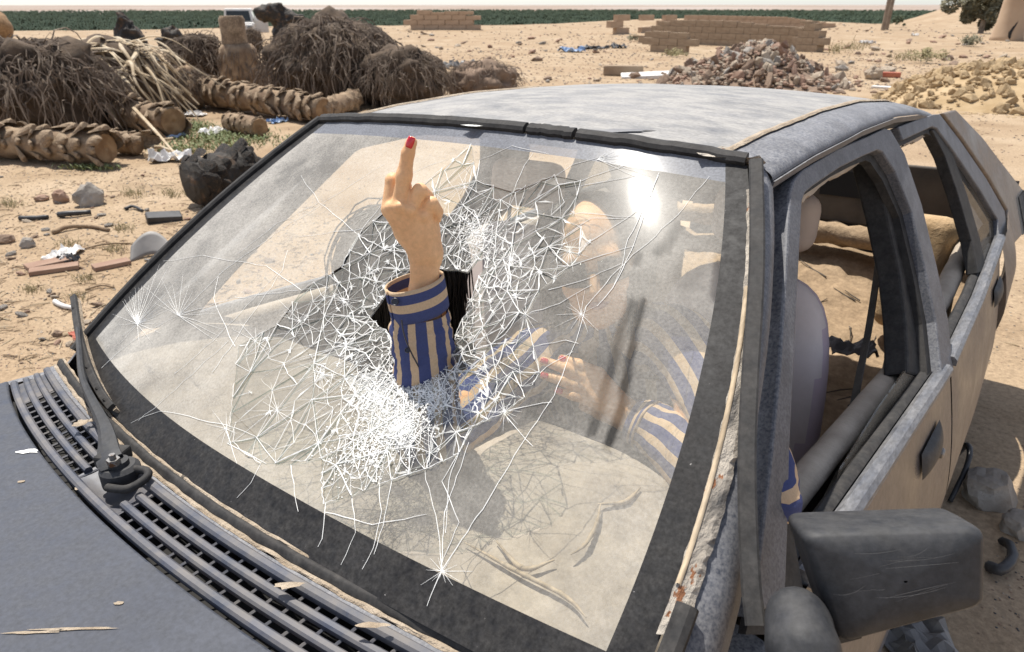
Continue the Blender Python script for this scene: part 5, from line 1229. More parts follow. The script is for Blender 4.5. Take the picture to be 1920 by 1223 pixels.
# left heap: two logs with a great mat of roots over them, a heap of dry fronds behind
root_ball(92, 262, 290, 172, 'largest matted root ball, over the palm log at the left edge', 1, 620, 1.0)
pa, pb = onground(-20, 296), onground(205, 312); palm_log(lift(pa, .19), lift(pb, .19), .19, 'thick palm log with broad leaf bases below the biggest root ball, at far left', 2, 9, 8, .72, bl=1.35)
pa, pb = onground(195, 236), onground(330, 258); palm_log(lift(pa, .23), lift(pb, .2), .22, 'short palm log with pale cut end beside the dry fronds', 3, 7, 8, .62)
pa, pb = onground(200, 290), onground(262, 292); palm_log(lift(pa, .15), lift(pb, .13), .14, 'small dark palm butt between the two big palm logs', 4, 5, 7, .7)
fh = onground(215, 232); kf = mpp(fh); rr = random.Random(5)
t = thing('frond_heap', 'heap of dry tan palm fronds behind the big root ball', 'palm fronds', fh, view_rz(fh))
obj('heap_core', MB().rock((0, .7, .42), (.95, .75, .72), 4, 3, .22), 'root_core', t, smooth=True)
def frond_mesh(seed):
    r2 = random.Random(seed); b = MB(); pts = catmull([(0, 0, 0), (.35, .02, .06), (.75, r2.uniform(-.1, .1), -.08), (1.1, r2.uniform(-.2, .2), -.42)], 5)
    b.sweep(pts, [[(-w_, -.004), (w_, -.004), (w_*.5, .010), (-w_*.5, .010)] for w_ in [lerp(.028, .008, i/(len(pts)-1)) for i in range(len(pts))]]); return b.mesh('dry_frond', 'frond')
FR = [frond_mesh(i) for i in range(6)]
for i in range(120):
    o = link('dry_frond', FR[i % 6], t); a = rr.uniform(-PI*.95, .25); o.location = (rr.uniform(-.55, .6), rr.uniform(.05, 1.0), rr.uniform(.62, 1.12)); o.rotation_euler = (rr.uniform(-.4, .4), rr.uniform(-.1, .55), a); s_ = rr.uniform(.6, 1.25); o.scale = (s_, s_*1.3, s_)
for i, (x, y, x2, y2) in enumerate([(262, 255, 340, 305), (275, 300, 325, 262), (255, 285, 360, 300), (165, 255, 215, 240)]):
    a, b_ = onground(x, y), onground(x2, y2); tag(obj('dry_stalk', MB().tube([lift(a, .05+.3*(i in (0, 3))), lift((a+b_)/2, .10+.1*(i == 0)), lift(b_, .02)], [.025, .02, .012], 6), 'frond'), ['long bare palm stalk slanting down to the white plastic bag', 'palm stalk crossing the slanting one beside the bag', 'thin palm stalk lying flat on the litter by the bag', 'palm stalk lying along the top of the thick left log'][i], 'palm stalk', 'dry palm stalks')

# charred pieces
def charred(px, py, pieces, label, seed, m='char'):
    p = onground(px, py); k = mpp(p); t = thing('charred_stump', label, 'charred stump', p, view_rz(p)); S = SDF()
    for (x0, y0, z0, r0), (x1, y1, z1, r1) in pieces: S.cone(((x0-px)*k, z0*k, (py-y0)*k), ((x1-px)*k, z1*k, (py-y1)*k), r0*k, r1*k, 8*k)
    V_, F_ = S.build(max(.02, 4*k)); V_ = np.array([Vector(v)+Vector((noise.noise(Vector(v)*(.09/k)), noise.noise(Vector(v)*(.09/k)+Vector((9, 0, 0))), noise.noise(Vector(v)*(.09/k)+Vector((0, 9, 0)))))*k*7 for v in V_])
    link('charred_wood', np_mesh('charred_wood', V_, F_, m), t); return t
charred(275, 182, [((262, 150, 30, 26), (268, 85, 30, 26)), ((268, 85, 30, 20), (262, 50, 30, 10)), ((262, 50, 30, 9), (260, 34, 30, 3)), ((280, 120, 20, 22), (310, 150, 20, 20)), ((270, 175, 20, 20), (300, 160, 0, 22))], 'tall black charred palm stump with a pointed top', 1)
charred(322, 100, [((305, 80, 10, 9), (330, 70, 10, 13)), ((330, 70, 10, 13), (340, 86, 10, 9)), ((318, 92, 10, 12), (335, 96, 10, 8))], 'small black charred lump beside the pointed stump', 2)
charred(560, 88, [((505, 32, 20, 14), (530, 30, 20, 15)), ((530, 30, 20, 15), (560, 48, 20, 17)), ((560, 48, 20, 17), (605, 58, 20, 14)), ((540, 60, 20, 22), (535, 80, 20, 22)), ((575, 70, 20, 20), (600, 80, 20, 18))], 'dark charred palm butt tilted above the brown root mound', 3)
pa, pb = onground(372, 392), onground(470, 372); cl = palm_log(lift(pa, .22), lift(pb+FH*.1, .25), .225, 'blackened palm log just behind the windscreen pillar', 9, 6, 8, .55, core='char', cut=False, bl=.8)
for c in cl.children:
    if c.name.startswith('leaf_base'): c.data = c.data.copy() if c.data is BOOT else c.data; c.data.materials[0] = MATS['char']
# round root balls, standing stump, long log
root_ball(382, 165, 96, 92, 'round dark root ball between the charred stump and the standing stump', 12, 260, .5)
p = onground(457, 170); k = mpp(p); t = thing('standing_stump', 'upright palm stump with a narrow cut top', 'palm stump', p, view_rz(p))
obj('lower_trunk', MB().lathe([(36*k, 0), (38*k, 30*k), (34*k, 62*k), (33*k, 72*k), (26*k, 80*k)], 18, (0, .3, 0)), 'bark', t, smooth=True)
obj('upper_trunk', MB().lathe([(24*k, 74*k), (22*k, 95*k), (23*k, 122*k), (20*k, 128*k), (0, 128*k)], 16, (-3*k, .3, 0)), 'boot', t, auto=40)
fb = MB(); rr = random.Random(3)
for i in range(220):
    a = rr.uniform(0, 2*PI); z = rr.uniform(.08, .95)*76*k; r0 = 36*k; q = Vector((r0*math.cos(a), .3+r0*math.sin(a), z)); fb.tube([q, q+Vector((math.cos(a)*3*k, math.sin(a)*3*k, -8*k)), q+Vector((math.cos(a)*2*k, math.sin(a)*2*k, -17*k))], [k*.9, k*.8, k*.3], 4)
tag(obj('bark_fibre', fb, 'root_fibre', t), kind='stuff')
pa, pb = onground(370, 200), onground(610, 232); palm_log(lift(pa, .28), lift(pb, .20), .27, 'long palm log with rows of knobbly leaf bases lying behind the car', 21, 14, 9, .62, .72, bl=1.0, flat=True)
root_ball(350, 208, 95, 76, 'fibrous root head at the end of the long knobbly palm log', 22, 280, .7, core='bark')
pa, pb = onground(432, 246), onground(490, 258); palm_log(lift(pa, .13), lift(pb, .13), .14, 'short stubby palm log with orange cut end on the green weeds', 23, 6, 8, .45, bl=.8)
pa, pb = onground(600, 232), onground(668, 205); palm_log(lift(pa, .17), lift(pb, .17), .17, 'knobbly palm butt half hidden by the far corner of the car roof', 24, 6, 8, .55, bl=.8)
pa, pb = onground(478, 160), onground(508, 158); palm_log(lift(pa, .22), lift(pb, .22), .22, 'pale palm butt between the standing stump and the brown root mound', 25, 3, 7, .55, bl=.8)
root_ball(636, 200, 245, 150, 'broad brown root mound behind the far corner of the roof', 31, 620, 1.0)
root_ball(756, 205, 175, 105, 'lower root mound with long draping fibres beside the broad one', 32, 420, 1.1)
root_ball(905, 192, 140, 70, 'low tangle of roots and brown rubble above the car roof', 33, 220, .8, core='stone_b')
root_ball(560, 120, 90, 50, 'small root clump under the tilted charred butt', 34, 160, .8)
root_ball(478, 100, 34, 42, 'small grey root lump behind the standing stump', 35, 90, .6)
p = onground(-2, 84); k = mpp(p); t = thing('palm_butt', 'rusty brown rounded palm butt at the upper left edge', 'palm butt', p, view_rz(p)); obj('trunk', MB().rock((0, .8, 30*k), (30*k, .9, 29*k), 3, 5, .12), 'cut_wood', t, smooth=True)
obj('base', MB().lathe([(20*k, 0), (16*k, 8*k), (0, 8*k)], 12, (0, .8, 0)), 'bark', t)

# stones: shared shapes
ST = [MB().rock((0, 0, 0), (1, .8, .7), 1, i, .35, chop=.28).mesh('stone', 'stone_a') for i in range(6)]
ST2 = []
for m in ('stone_a', 'stone_b', 'stone_c', 'stone_grey'):
    for i in range(5): ST2.append(MB().rock((0, 0, 0), (1, .75, .55), 1, 11+i, .35, chop=.3).mesh('stone', m))
# rubble heap: stones as pieces, the rest joined
hp0 = onground(1405, 163); k = mpp(hp0); rz = view_rz(hp0); t = thing('rubble_heap', 'big heap of brown and grey rubble in front of the ruined block wall', 'rubble heap', hp0, rz); rr = random.Random(4)
HW, HH = 172*k, 70*k
def heapz(x, y): return HH*max(0, 1-abs(x/HW)**1.15)*(1+.12*math.sin(x*2.1))*max(0, 1-((y-1.6)/2.3)**2)**.9
obj('heap_core', MB().grid(lambda u, v: (lerp(-HW, HW, u), lerp(-.7, 3.9, v), heapz(lerp(-HW, HW, u), lerp(-.7, 3.9, v))*.93-.02), 30, 20), 'stone_b', t, smooth=True)
wts = [0]*5+[1]*5+[2]*3+[3]*3
def rub(parent, x, y, z, s_):
    o = link('stone', ST2[rr.choice(wts)*5+rr.randrange(5)], parent); o.location = (x, y, z); o.rotation_euler = (rr.uniform(0, 6), rr.uniform(0, 6), rr.uniform(0, 6)); o.scale = (s_*rr.uniform(.8, 1.5), s_*rr.uniform(.7, 1.1), s_*rr.uniform(.5, 1)); return o
for i in range(290):
    x, y = rr.gauss(0, HW*.48), rr.uniform(-.6, 1.9)
    if abs(x) > HW*1.05: continue
    rub(t, x, y, heapz(x, y)+.02, rr.choice((.06, .08, .10, .13, .19)))
sm = MB()
for i in range(900):
    x, y = rr.gauss(0, HW*.55), rr.uniform(-.9, 3.2); s_ = rr.uniform(.03, .08); sm.rock((x, y, heapz(x, y)+.01), (s_, s_*.8, s_*.6), 0, i, .2, mi=rr.randrange(3))
tag(obj('small_rubble', sm, ['stone_a', 'stone_b', 'stone_c'], t), kind='stuff')
def slab(px, py, l, w_, h_, rz_, m, name, label, cat, tilt=(0, 0), group=None):
    p = onground(px, py); o = obj(name, MB().box((0, 0, h_), (l, w_, h_)), m, None, bevel=min(l, w_, h_)*.3); o.location = lift(p, .0); o.rotation_euler = (tilt[0], tilt[1], view_rz(p)+rz_); return tag(o, label, cat, group)
slab(1222, 146, .72, .25, .05, .1, 'white_litter', 'white_panel', 'white slab lying at the left foot of the rubble heap', 'slab', (.1, -.05))
slab(1168, 142, .48, .15, .12, 0, 'block', 'loose_block', 'long brown block on bare sand left of the rubble heap', 'block')
slab(1660, 145, .32, .08, .06, .1, 'red_litter', 'red_beam', 'short rust-red beam on the sand right of the rubble heap', 'beam')
slab(1565, 156, .30, .15, .02, .2, 'white_litter', 'white_panel', 'white sheet at the right foot of the rubble heap', 'slab')
slab(1660, 166, .26, .1, .02, -.2, 'white_litter', 'white_panel', 'pale sheet on the sand just above the rear of the car roof', 'slab')
# yellowish spoil heap on the right
hp1 = onground(1880, 205); t = thing('spoil_heap', 'broad heap of yellow earth clods at the right edge', 'earth heap', hp1, view_rz(hp1)); k = mpp(hp1)
def spz(x, y): return 70*k*max(0, 1-(x/(230*k))**2)*max(0, 1-((y-1.6)/2.4)**2)
mk('clod', [(0.3, (0.33, 0.23, 0.12)), (0.7, (0.47, 0.35, 0.21))], scale=3, rough=1, bump=.6, bscale=14)
obj('heap_core', MB().grid(lambda u, v: (lerp(-230*k, 230*k, u), lerp(-.8, 4, v), spz(lerp(-230*k, 230*k, u), lerp(-.8, 4, v))-.03), 30, 20), 'clod', t, smooth=True)
CL = [MB().rock((0, 0, 0), (1, .85, .7), 1, 31+i, .4).mesh('clod', 'clod') for i in range(5)]
for i in range(230):
    x, y = rr.uniform(-220*k, 180*k), rr.uniform(-.8, 2.4); o = link('clod', CL[i % 5], t); o.location = (x, y, spz(x, y)-.01); o.rotation_euler = (rr.uniform(0, 6), rr.uniform(0, 6), 0); s_ = rr.uniform(.05, .16); o.scale = (s_, s_, s_*.8)
sm = MB()
for i in range(700):
    x, y = rr.uniform(-240*k, 220*k), rr.uniform(-1.2, 3.4); s_ = rr.uniform(.02, .06); sm.rock((x, y, spz(x, y)), (s_, s_*.8, s_*.6), 0, i, .2)
tag(obj('small_clod', sm, 'clod', t), kind='stuff')

# ruined walls, laid block by block
BL = MB().box((0, 0, 0), (.5, .5, .5)).mesh('block', 'block'); BP_ = MB().box((0, 0, 0), (.5, .5, .5)).mesh('block', 'plaster')
def wall(name, label, pxs, pyb, tops, bw, bh, depth, me_, gaps=(), seed=0):
    """wall that stands on the ground between two pixels; tops: [(0..1, height in m)]"""
    a, b_ = onground(pxs[0], pyb[0]), onground(pxs[1], pyb[1]); ax = b_-a; L_ = Vector((ax.x, ax.y, 0)).length; rz_ = math.atan2(ax.y, ax.x); t = thing(name, label, 'ruined wall', a, rz_); r2 = random.Random(seed)
    nx = int(L_/bw)+1; hmax = max(h for _, h in tops); z = 0; row = 0
    while z < hmax:
        for i in range(-1, nx+1):
            x = (i+.5*(row % 2))*bw+bw/2
            if x < 0 or x > L_: continue
            hb = min(bh, poly(tops, x/L_)-z)
            if hb < .05: continue
            if any(g0 < x/L_ < g1 and z < gh for g0, g1, gh in gaps): continue
            o = link('block', me_, t); o.location = (x, r2.uniform(-.01, .01), z+hb/2+ax.z*x/L_); o.scale = (bw*.975, depth*r2.uniform(.95, 1.02), hb*.965); o.rotation_euler = (0, 0, r2.uniform(-.015, .015))
        z += bh; row += 1
    return t
wall('ruined_wall', 'long low wall of brown blocks behind the rubble heap', (1200, 1512), (80, 92), [(0, .3), (.08, .62), (.2, 1.0), (.6, .95), (.85, .78), (1, .8)], .62, .24, .3, BL, seed=1)
wall('ruined_wall', 'broken corner of block wall at the right end of the long low wall', (1498, 1540), (96, 98), [(0, .8), (.35, 1.15), (.7, .95), (1, .45)], .42, .24, .5, BL, seed=2)
wall('ruined_wall', 'short free-standing piece of block wall before the long low wall', (1222, 1296), (97, 101), [(0, .72), (1, .66)], .75, .24, .25, BL, seed=3)
wall('ruined_wall', 'far plastered wall with two door openings', (1152, 1560), (64, 52), [(0, 1.0), (.3, .95), (.7, .8), (1, .3)], 1.1, .34, .3, BP_, gaps=[(.03, .095, .8), (.125, .165, .8), (.19, .24, .8)], seed=4)
wall('ruined_wall', 'thick eroded fragment of mud wall standing alone on the ridge', (772, 900), (56, 56), [(0, .7), (.15, 1.2), (.5, 1.0), (.75, 1.25), (.9, .9), (1, .4)], .9, .3, .8, BP_, seed=5)
slab(1318, 68, .45, .2, .25, 0, 'block', 'loose_block', 'single block fallen in front of the long low wall', 'block')

# poles, column, tree, bush
for i, (x, y, lab) in enumerate(((1655, 57, 'left one of the two timber poles on the right'), (1662, 56, 'right one of the two timber poles on the right'))):
    p = onground(x, y); tag(obj('timber_pole', MB().tube([p, p+Vector((RH.x*.05, RH.y*.05, 3)), p+Vector((RH.x*.16, RH.y*.16, 7.5))], [.14, .13, .10], 10), 'pole_wood'), lab, 'pole')
p = onground(1886, 77); k = mpp(p); t = thing('concrete_column', 'thick tapering tan column with a black split at the right edge', 'column', p, view_rz(p))
obj('shaft', MB().lathe([(30*k, -.1), (27*k, 8*k), (23*k, 30*k), (20*k, 80*k), (17*k, 190*k), (17*k, 191*k)], 20, (0, .5, 0)), 'concrete', t, smooth=True)
obj('split', MB().tube([(4*k, .5-24*k, 2*k), (3*k, .5-22.6*k, 14*k), (8*k, .5-19.8*k, 28*k), (14*k, .5-14.5*k, 45*k)], [4*k, 4.5*k, 2.6*k, 1.0*k], 6), 'dark', t)
def bushy(name, label, cat, px, py, wpx, hpx, m, seed, n=2600, trunk=True, lf=.055, group=None):
    p = onground(px, py); k = mpp(p); W, Hh = wpx*k/2, hpx*k; t = thing(name, label, cat, p, view_rz(p), group); rr2 = random.Random(seed)
    cl_ = [(Vector((rr2.gauss(0, .42)*W, W*.7+rr2.gauss(0, .35)*W, Hh*rr2.uniform(.18, .82))), rr2.uniform(.2, .38)*min(W, Hh)) for _ in range(22)]
    if trunk:
        b = MB(); b.tube([(0, W*.7, -.05), (0, W*.7, Hh*.3), (W*.1, W*.7, Hh*.6)], [W*.09, W*.07, W*.03], 8)
        for c, r_ in cl_[:9]: b.tube([(0, W*.7, Hh*.25), (Vector((0, W*.7, Hh*.4))+c)/2, c], [W*.05, W*.035, W*.012], 6)
        obj('trunk', b, 'pole_wood', t)
    b = MB()
    for i in range(n):
        c, r_ = cl_[rr2.randrange(22)]; d = Vector((rr2.gauss(0, 1), rr2.gauss(0, 1), rr2.gauss(0, 1))).normalized()*r_*rr2.uniform(.55, 1.05)**.7; q = c+d
        if q.z < .05: continue
        s_ = lf*rr2.uniform(.6, 1.5)*max(1, W*.6); a = Vector((rr2.gauss(0, 1), rr2.gauss(0, 1), rr2.gauss(0, .6))).normalized(); e = a.orthogonal().normalized()
        b.add([q-a*s_, q+e*s_*.5, q+a*s_, q-e*s_*.5], [(0, 1, 2, 3)])
    tag(obj('crown', b, m, t), kind='stuff'); return t
bushy('olive_tree', 'grey-green bushy tree beside the tan column', 'tree', 1838, 64, 118, 92, 'olive_leaf', 1, 12000, lf=.085)
bushy('shrub', 'small dark green shrub beside the two poles', 'shrub', 1681, 52, 24, 24, 'leaf_dark', 2, 900, False)
bushy('dry_bush', 'dry bush with white litter caught in it on the open sand', 'bush', 1735, 120, 68, 26, 'dry_grass', 3, 900, False, .03)
bushy('shrub', 'low dry shrub in front of the olive tree', 'shrub', 1815, 88, 36, 20, 'olive_leaf', 4, 500, False, .04)
bushy('weed_tuft', 'pale green weed tuft at the near end of the short block wall', 'weed', 1262, 108, 52, 14, 'dry_grass', 5, 700, False, .03)
bushy('weed_tuft', 'small green weed left of the long low wall', 'weed', 1186, 78, 24, 12, 'olive_leaf', 6, 300, False, .04)

# the white car far off
p = onground(452, 84); k = mpp(p); t = thing('parked_car', 'white off-road car parked far off behind the standing stump', 'parked car', p, view_rz(p)-.06); t.scale = (.86, .86, .86)
obj('body', MB().box((0, 1.9, .72), (.80, 1.9, .34)).box((0, .15, .80), (.78, .25, .18)), 'car_white', t, bevel=.08)
cb = obj('cabin', MB().box((0, 2.2, 1.38), (.76, 1.25, .36), taper=.86), 'car_white', t, bevel=.06)
obj('window', MB().grid(lambda u, v: (lerp(-.62, .62, u)*(1-.09*v), .955+.13*v-.02, lerp(1.12, 1.62, v)), 1, 1), 'dark_glass', cb)
for s in (-1, 1):
    obj('window', MB().grid(lambda u, v, s=s: (s*(.772-.10*v), lerp(1.15, 3.2, u), lerp(1.15, 1.60, v)), 1, 1), 'dark_glass', cb)
    obj('headlight', MB().lathe([(.12, 0), (.12, .03), (.05, .05), (0, .05)], 14, (s*.55, -.11, .82), Matrix.Rotation(PI/2, 3, 'X')), 'steel', t)
    obj('wing_mirror', MB().box((s*.92, 1.0, 1.18), (.09, .04, .10)), 'car_white', t, bevel=.02)
    for y in (.75, 3.0): obj('wheel', MB().lathe([(.2, -.1), (.34, -.11), (.37, -.05), (.37, .05), (.34, .11), (.2, .1)], 18, (s*.70, y, .37), Matrix.Rotation(PI/2, 3, 'Y')), 'rubber', t)
obj('bumper', MB().box((0, -.14, .50), (.80, .06, .09)), 'grey_sheet', t, bevel=.02)
obj('open_door', MB().box((1.12, 1.25, .95), (.36, .04, .42), rotz(.35)), 'car_white', t, bevel=.02)

# ------------------------------------------------------------------ things lying in the sand nearby
def rockat(px, py, wpx, hpx, m, label, seed, cat='rock', name='rock', chop=.2, sub=3, amp=.3, group=None):
    p = onground(px, py); k = mpp(p); o = obj(name, MB().rock((0, 0, 0), (wpx*k/2, wpx*k*.42, hpx*k*.6), sub, seed, amp, chop=chop), m); o.location = lift(p+FH*wpx*k*.3, hpx*k*.30); o.rotation_euler = (0, 0, view_rz(p)); return tag(o, label, cat, group)
rockat(165, 388, 52, 46, 'stone_grey', 'grey layered rock on the sand left of the charred log', 3)
rockat(110, 382, 28, 26, 'stone_c', 'pinkish rock beside the grey rock', 5)
rockat(48, 466, 25, 22, 'stone_grey', 'small dark grey rock on the sand at the left edge', 7)
rockat(8, 458, 30, 18, 'stone_b', 'dark stone cut by the left edge of the picture', 8)
rockat(75, 378, 26, 12, 'stone_c', 'flat pink stone left of the pinkish rock', 9)
rockat(1872, 962, 100, 88, 'stone_grey', 'large grey rock in the shade beside the car', 12, chop=.35)
rockat(1918, 1010, 60, 60, 'stone_grey', 'bluish grey rock half out of the picture at the right edge', 13)
rockat(1700, 178, 30, 20, 'stone_b', 'brown boulder above the rear of the car', 14)
rockat(1640, 150, 30, 26, 'stone_a', 'round tan boulder near the red beam', 15)
rockat(105, 632, 18, 12, 'stone_b', 'small brown stone on the sand beyond the wing', 16)
def stick(pts, r, m, label, cat, name, n=6, group=None, jit=.2, flat=1):
    P = catmull([lift(onground(x, y), r*.9+h) for x, y, h in pts], 5); return tag(obj(name, MB().tube(P, [r*lerp(1, .75, i/(len(P)-1)) for i in range(len(P))], n, jit=jit, flat=flat), m, smooth=True), label, cat, group)
stick([(38, 414, 0), (65, 413, 0), (92, 411, 0)], .022, 'black_litter', 'straight black pipe on the sand at the left', 'pipe', 'pipe')
stick([(112, 408, 0), (130, 408, .01), (172, 403, 0)], .026, 'black_litter', 'bent black pipe right of the straight one', 'pipe', 'pipe')
stick([(100, 440, 0), (130, 432, .01), (165, 428, 0), (205, 435, 0)], .018, 'bark', 'crooked brown branch lying on the sand', 'branch', 'branch')
stick([(104, 570, 0), (120, 578, 0), (150, 584, 0)], .016, 'white_litter', 'short bleached stick near the tip of the wiper', 'stick', 'stick')
stick([(235, 395, 0), (250, 392, .01), (268, 398, 0)], .015, 'black_litter', 'black scrap of hose by the charred log', 'hose', 'hose')
stick([(150, 470, 0), (200, 462, .01), (250, 458, 0)], .008, 'bark', 'thin dark twig above the pipes', 'twig', 'twig')
stick([(160, 545, 0), (190, 540, .01), (215, 541, 0)], .007, 'bark', 'thin twig near the left edge of the windscreen', 'twig', 'twig')
stick([(1852, 1070, 0), (1870, 1085, .02), (1890, 1070, .03), (1888, 1040, .02), (1876, 1022, 0)], .018, 'black_litter', 'curved piece of black rubber hose on the ground by the mirror', 'hose', 'hose', 8)
stick([(1772, 880, 0), (1795, 890, .12), (1800, 915, .10), (1780, 945, 0)], .012, 'black_litter', 'black cable looped on the ground below the door', 'cable', 'cable')
for i, (x, y, l, w_, rz_, lab) in enumerate(((92, 498, .13, .06, .2, 'upper of two flat pinkish slabs on the sand'), (103, 508, .14, .05, -.1, 'lower of two flat pinkish slabs on the sand'), (210, 500, .11, .05, .2, 'single flat pink slab right of the pair'))):
    slab(x, y, l, w_, .015, rz_, 'stone_c', 'flat_slab', lab, 'slab')
slab(308, 414, .13, .06, .03, .1, 'black_litter', 'metal_scrap', 'dark angular metal scrap near the edge of the windscreen', 'scrap', (.2, .1))
def crumple(px, py, w_, m, label, cat, name, seed, h_=.3, group=None, n=12):
    p = onground(px, py); b = MB(); b.grid(lambda u, v: ((u-.5)*w_*(1+.3*noise.noise(Vector((v*3, seed, 0)))), (v-.5)*w_*.6*(1+.3*noise.noise(Vector((u*3, seed, 5)))), w_*h_*(abs(noise.noise(Vector((u*4, v*4, seed*3.3))))+.35*abs(noise.noise(Vector((u*9, v*9, seed*1.3)))))+.004), n, n)
    o = obj(name, b, m, None); o.location = p; o.rotation_euler = (0, 0, view_rz(p)+seed); md = o.modifiers.new('t', 'SOLIDIFY'); md.thickness = .004; return tag(o, label, cat, group)
crumple(120, 482, .26, 'white_litter', 'crumpled white and grey rag on the flat slabs', 'rag', 'rag', 1, .3)
crumple(128, 490, .16, 'black_litter', 'dark crumpled rag beside the white one', 'rag', 'rag', 2, .4)
crumple(320, 302, .42, 'white_litter', 'white plastic bag by the small palm butt', 'plastic bag', 'plastic_bag', 3, .5)
crumple(405, 250, .45, 'white_litter', 'white plastic sheet on the weeds beside the stubby log', 'plastic sheet', 'plastic_sheet', 4, .25)
crumple(325, 256, .40, 'blue_litter', 'pale blue plastic scrap on the weeds', 'plastic scrap', 'plastic_scrap', 5, .2)
crumple(360, 218, .40, 'white_litter', 'white and blue wrapper in the shade under the long log', 'wrapper', 'wrapper', 6, .3)
crumple(520, 230, .30, 'blue_litter', 'dark blue scrap under the long knobbly log', 'plastic scrap', 'plastic_scrap', 7, .3)
crumple(150, 630, .12, 'red_litter', 'small red scrap near the wiper', 'scrap', 'scrap', 8, .2)
crumple(1072, 98, .9, 'blue_litter', 'blue plastic scrap on the far sand above the roof', 'plastic scrap', 'plastic_scrap', 9, .3)
crumple(1110, 92, 1.2, 'black_litter', 'dark heap of rubbish near the door openings of the far wall', 'rubbish', 'rubbish', 10, .2)
crumple(1160, 90, 1.0, 'black_litter', 'black rubbish left of the short block wall', 'rubbish', 'rubbish', 11, .22)
crumple(870, 130, 1.0, 'grey_sheet', 'bent grey sheet sticking up behind the root mound', 'metal sheet', 'metal_sheet', 12, .35)
crumple(1625, 82, .6, 'white_litter', 'white rag on the sand right of the broken wall corner', 'rag', 'rag', 13, .4)
crumple(1715, 68, .5, 'white_litter', 'white scraps near the foot of the sand hill', 'plastic scrap', 'plastic_scrap', 14, .5)
crumple(1720, 1215, .30, 'grey_sheet', 'grey plastic sheet on the ground below the door mirror', 'plastic sheet', 'plastic_sheet', 15, .22)
crumple(1600, 660, .14, 'grey_sheet', 'grey scrap of cloth on the sand inside the cabin', 'cloth', 'cloth_scrap', 16, .4).location = c2w(sp(1597, 660, -.42))
# curved grey panel leaning by the windscreen edge
p = onground(285, 490); k = mpp(p); b = MB(); b.grid(lambda u, v: (lerp(-38*k, 36*k, u), .10*math.sin(PI*u)+.10*v, (8*k+34*k*math.sin(PI*(.15+.75*u)))*v*(1-.25*u)+.02*math.sin(3*u)), 14, 6); o = obj('bent_panel', b, 'grey_sheet', None, smooth=True); o.location = p; o.rotation_euler = (0, 0, view_rz(p)-.25); md = o.modifiers.new('t', 'SOLIDIFY'); md.thickness = .008; tag(o, 'curved grey panel leaning on the sand beside the windscreen edge', 'panel')

# loose stones one by one, finer grit joined
rr = random.Random(21); cnt = 0
while cnt < 290:
    if cnt < 90: px, py = rr.uniform(0, 560), rr.uniform(300, 660)
    else: px, py = rr.uniform(700, 1900), 165-110*rr.random()**.6
    p = onground(px, py); c = Vector((p.x, p.y, 0))
    if abs(c.x) < 1.1 and -1.2 < c.y < 3.6: continue
    s_ = rr.uniform(.016, .05)*(1 if cnt < 90 else rr.uniform(2, 6)); o = link('stone', ST2[rr.choice(wts)*5+rr.randrange(5)]); o.location = lift(p, s_*.2); o.rotation_euler = (rr.uniform(-.4, .4), rr.uniform(-.4, .4), rr.uniform(0, 6)); o.scale = (s_, s_*rr.uniform(.6, 1), s_*rr.uniform(.5, .9))
    tag(o, 'small loose stone on the open sand left of the car' if cnt < 90 else 'loose piece of rubble on the sand beyond the car roof', 'stone', 'loose stones left of the car' if cnt < 90 else 'rubble scattered beyond the car'); cnt += 1
g = MB()
for i in range(11400):
    if i < 5200: px, py = rr.uniform(-40, 620), 300+400*rr.random()
    elif i < 6000: px, py = rr.uniform(1780, 1960), rr.uniform(160, 1200)
    else: px, py = rr.uniform(-20, 1940), 45+250*rr.random()**2
    if i > 8200: px, py = (rr.gauss(1150, 180), 62+95*rr.random()) if i < 9600 else (rr.gauss(1620, 110), 100+70*rr.random()) if i < 10800 else (rr.gauss(900, 70), 90+70*rr.random())
    p = onground(px, py)
    if abs(p.x) < 1.0 and -1.2 < p.y < 3.5: continue
    s_ = max(.004, mpp(p)*rr.uniform(.7, 2.6)); g.rock(lift(p, s_*.15), (s_, s_*rr.uniform(.5, 1.1), s_*.5), 0, i, .25, mi=rr.choice((0, 0, 1, 1, 2, 3)))
for i in range(3500):
    a = rr.uniform(0, 2*PI); r_ = rr.uniform(1.8, 14); x, y = r_*math.cos(a), 1.2+r_*math.sin(a)
    if abs(x) < 1.0 and -1.2 < y < 3.5: continue
    s_ = rr.uniform(.004, .016); g.rock((x, y, gz(x, y)+s_*.15), (s_, s_*rr.uniform(.5, 1.1), s_*.5), 0, i, .25, mi=rr.choice((0, 0, 1, 1, 2, 3)))
tag(obj('grit', g, ['stone_a', 'stone_b', 'stone_c', 'black_litter']), 'fine grit and crumbs scattered over the sand', 'grit', kind='stuff')
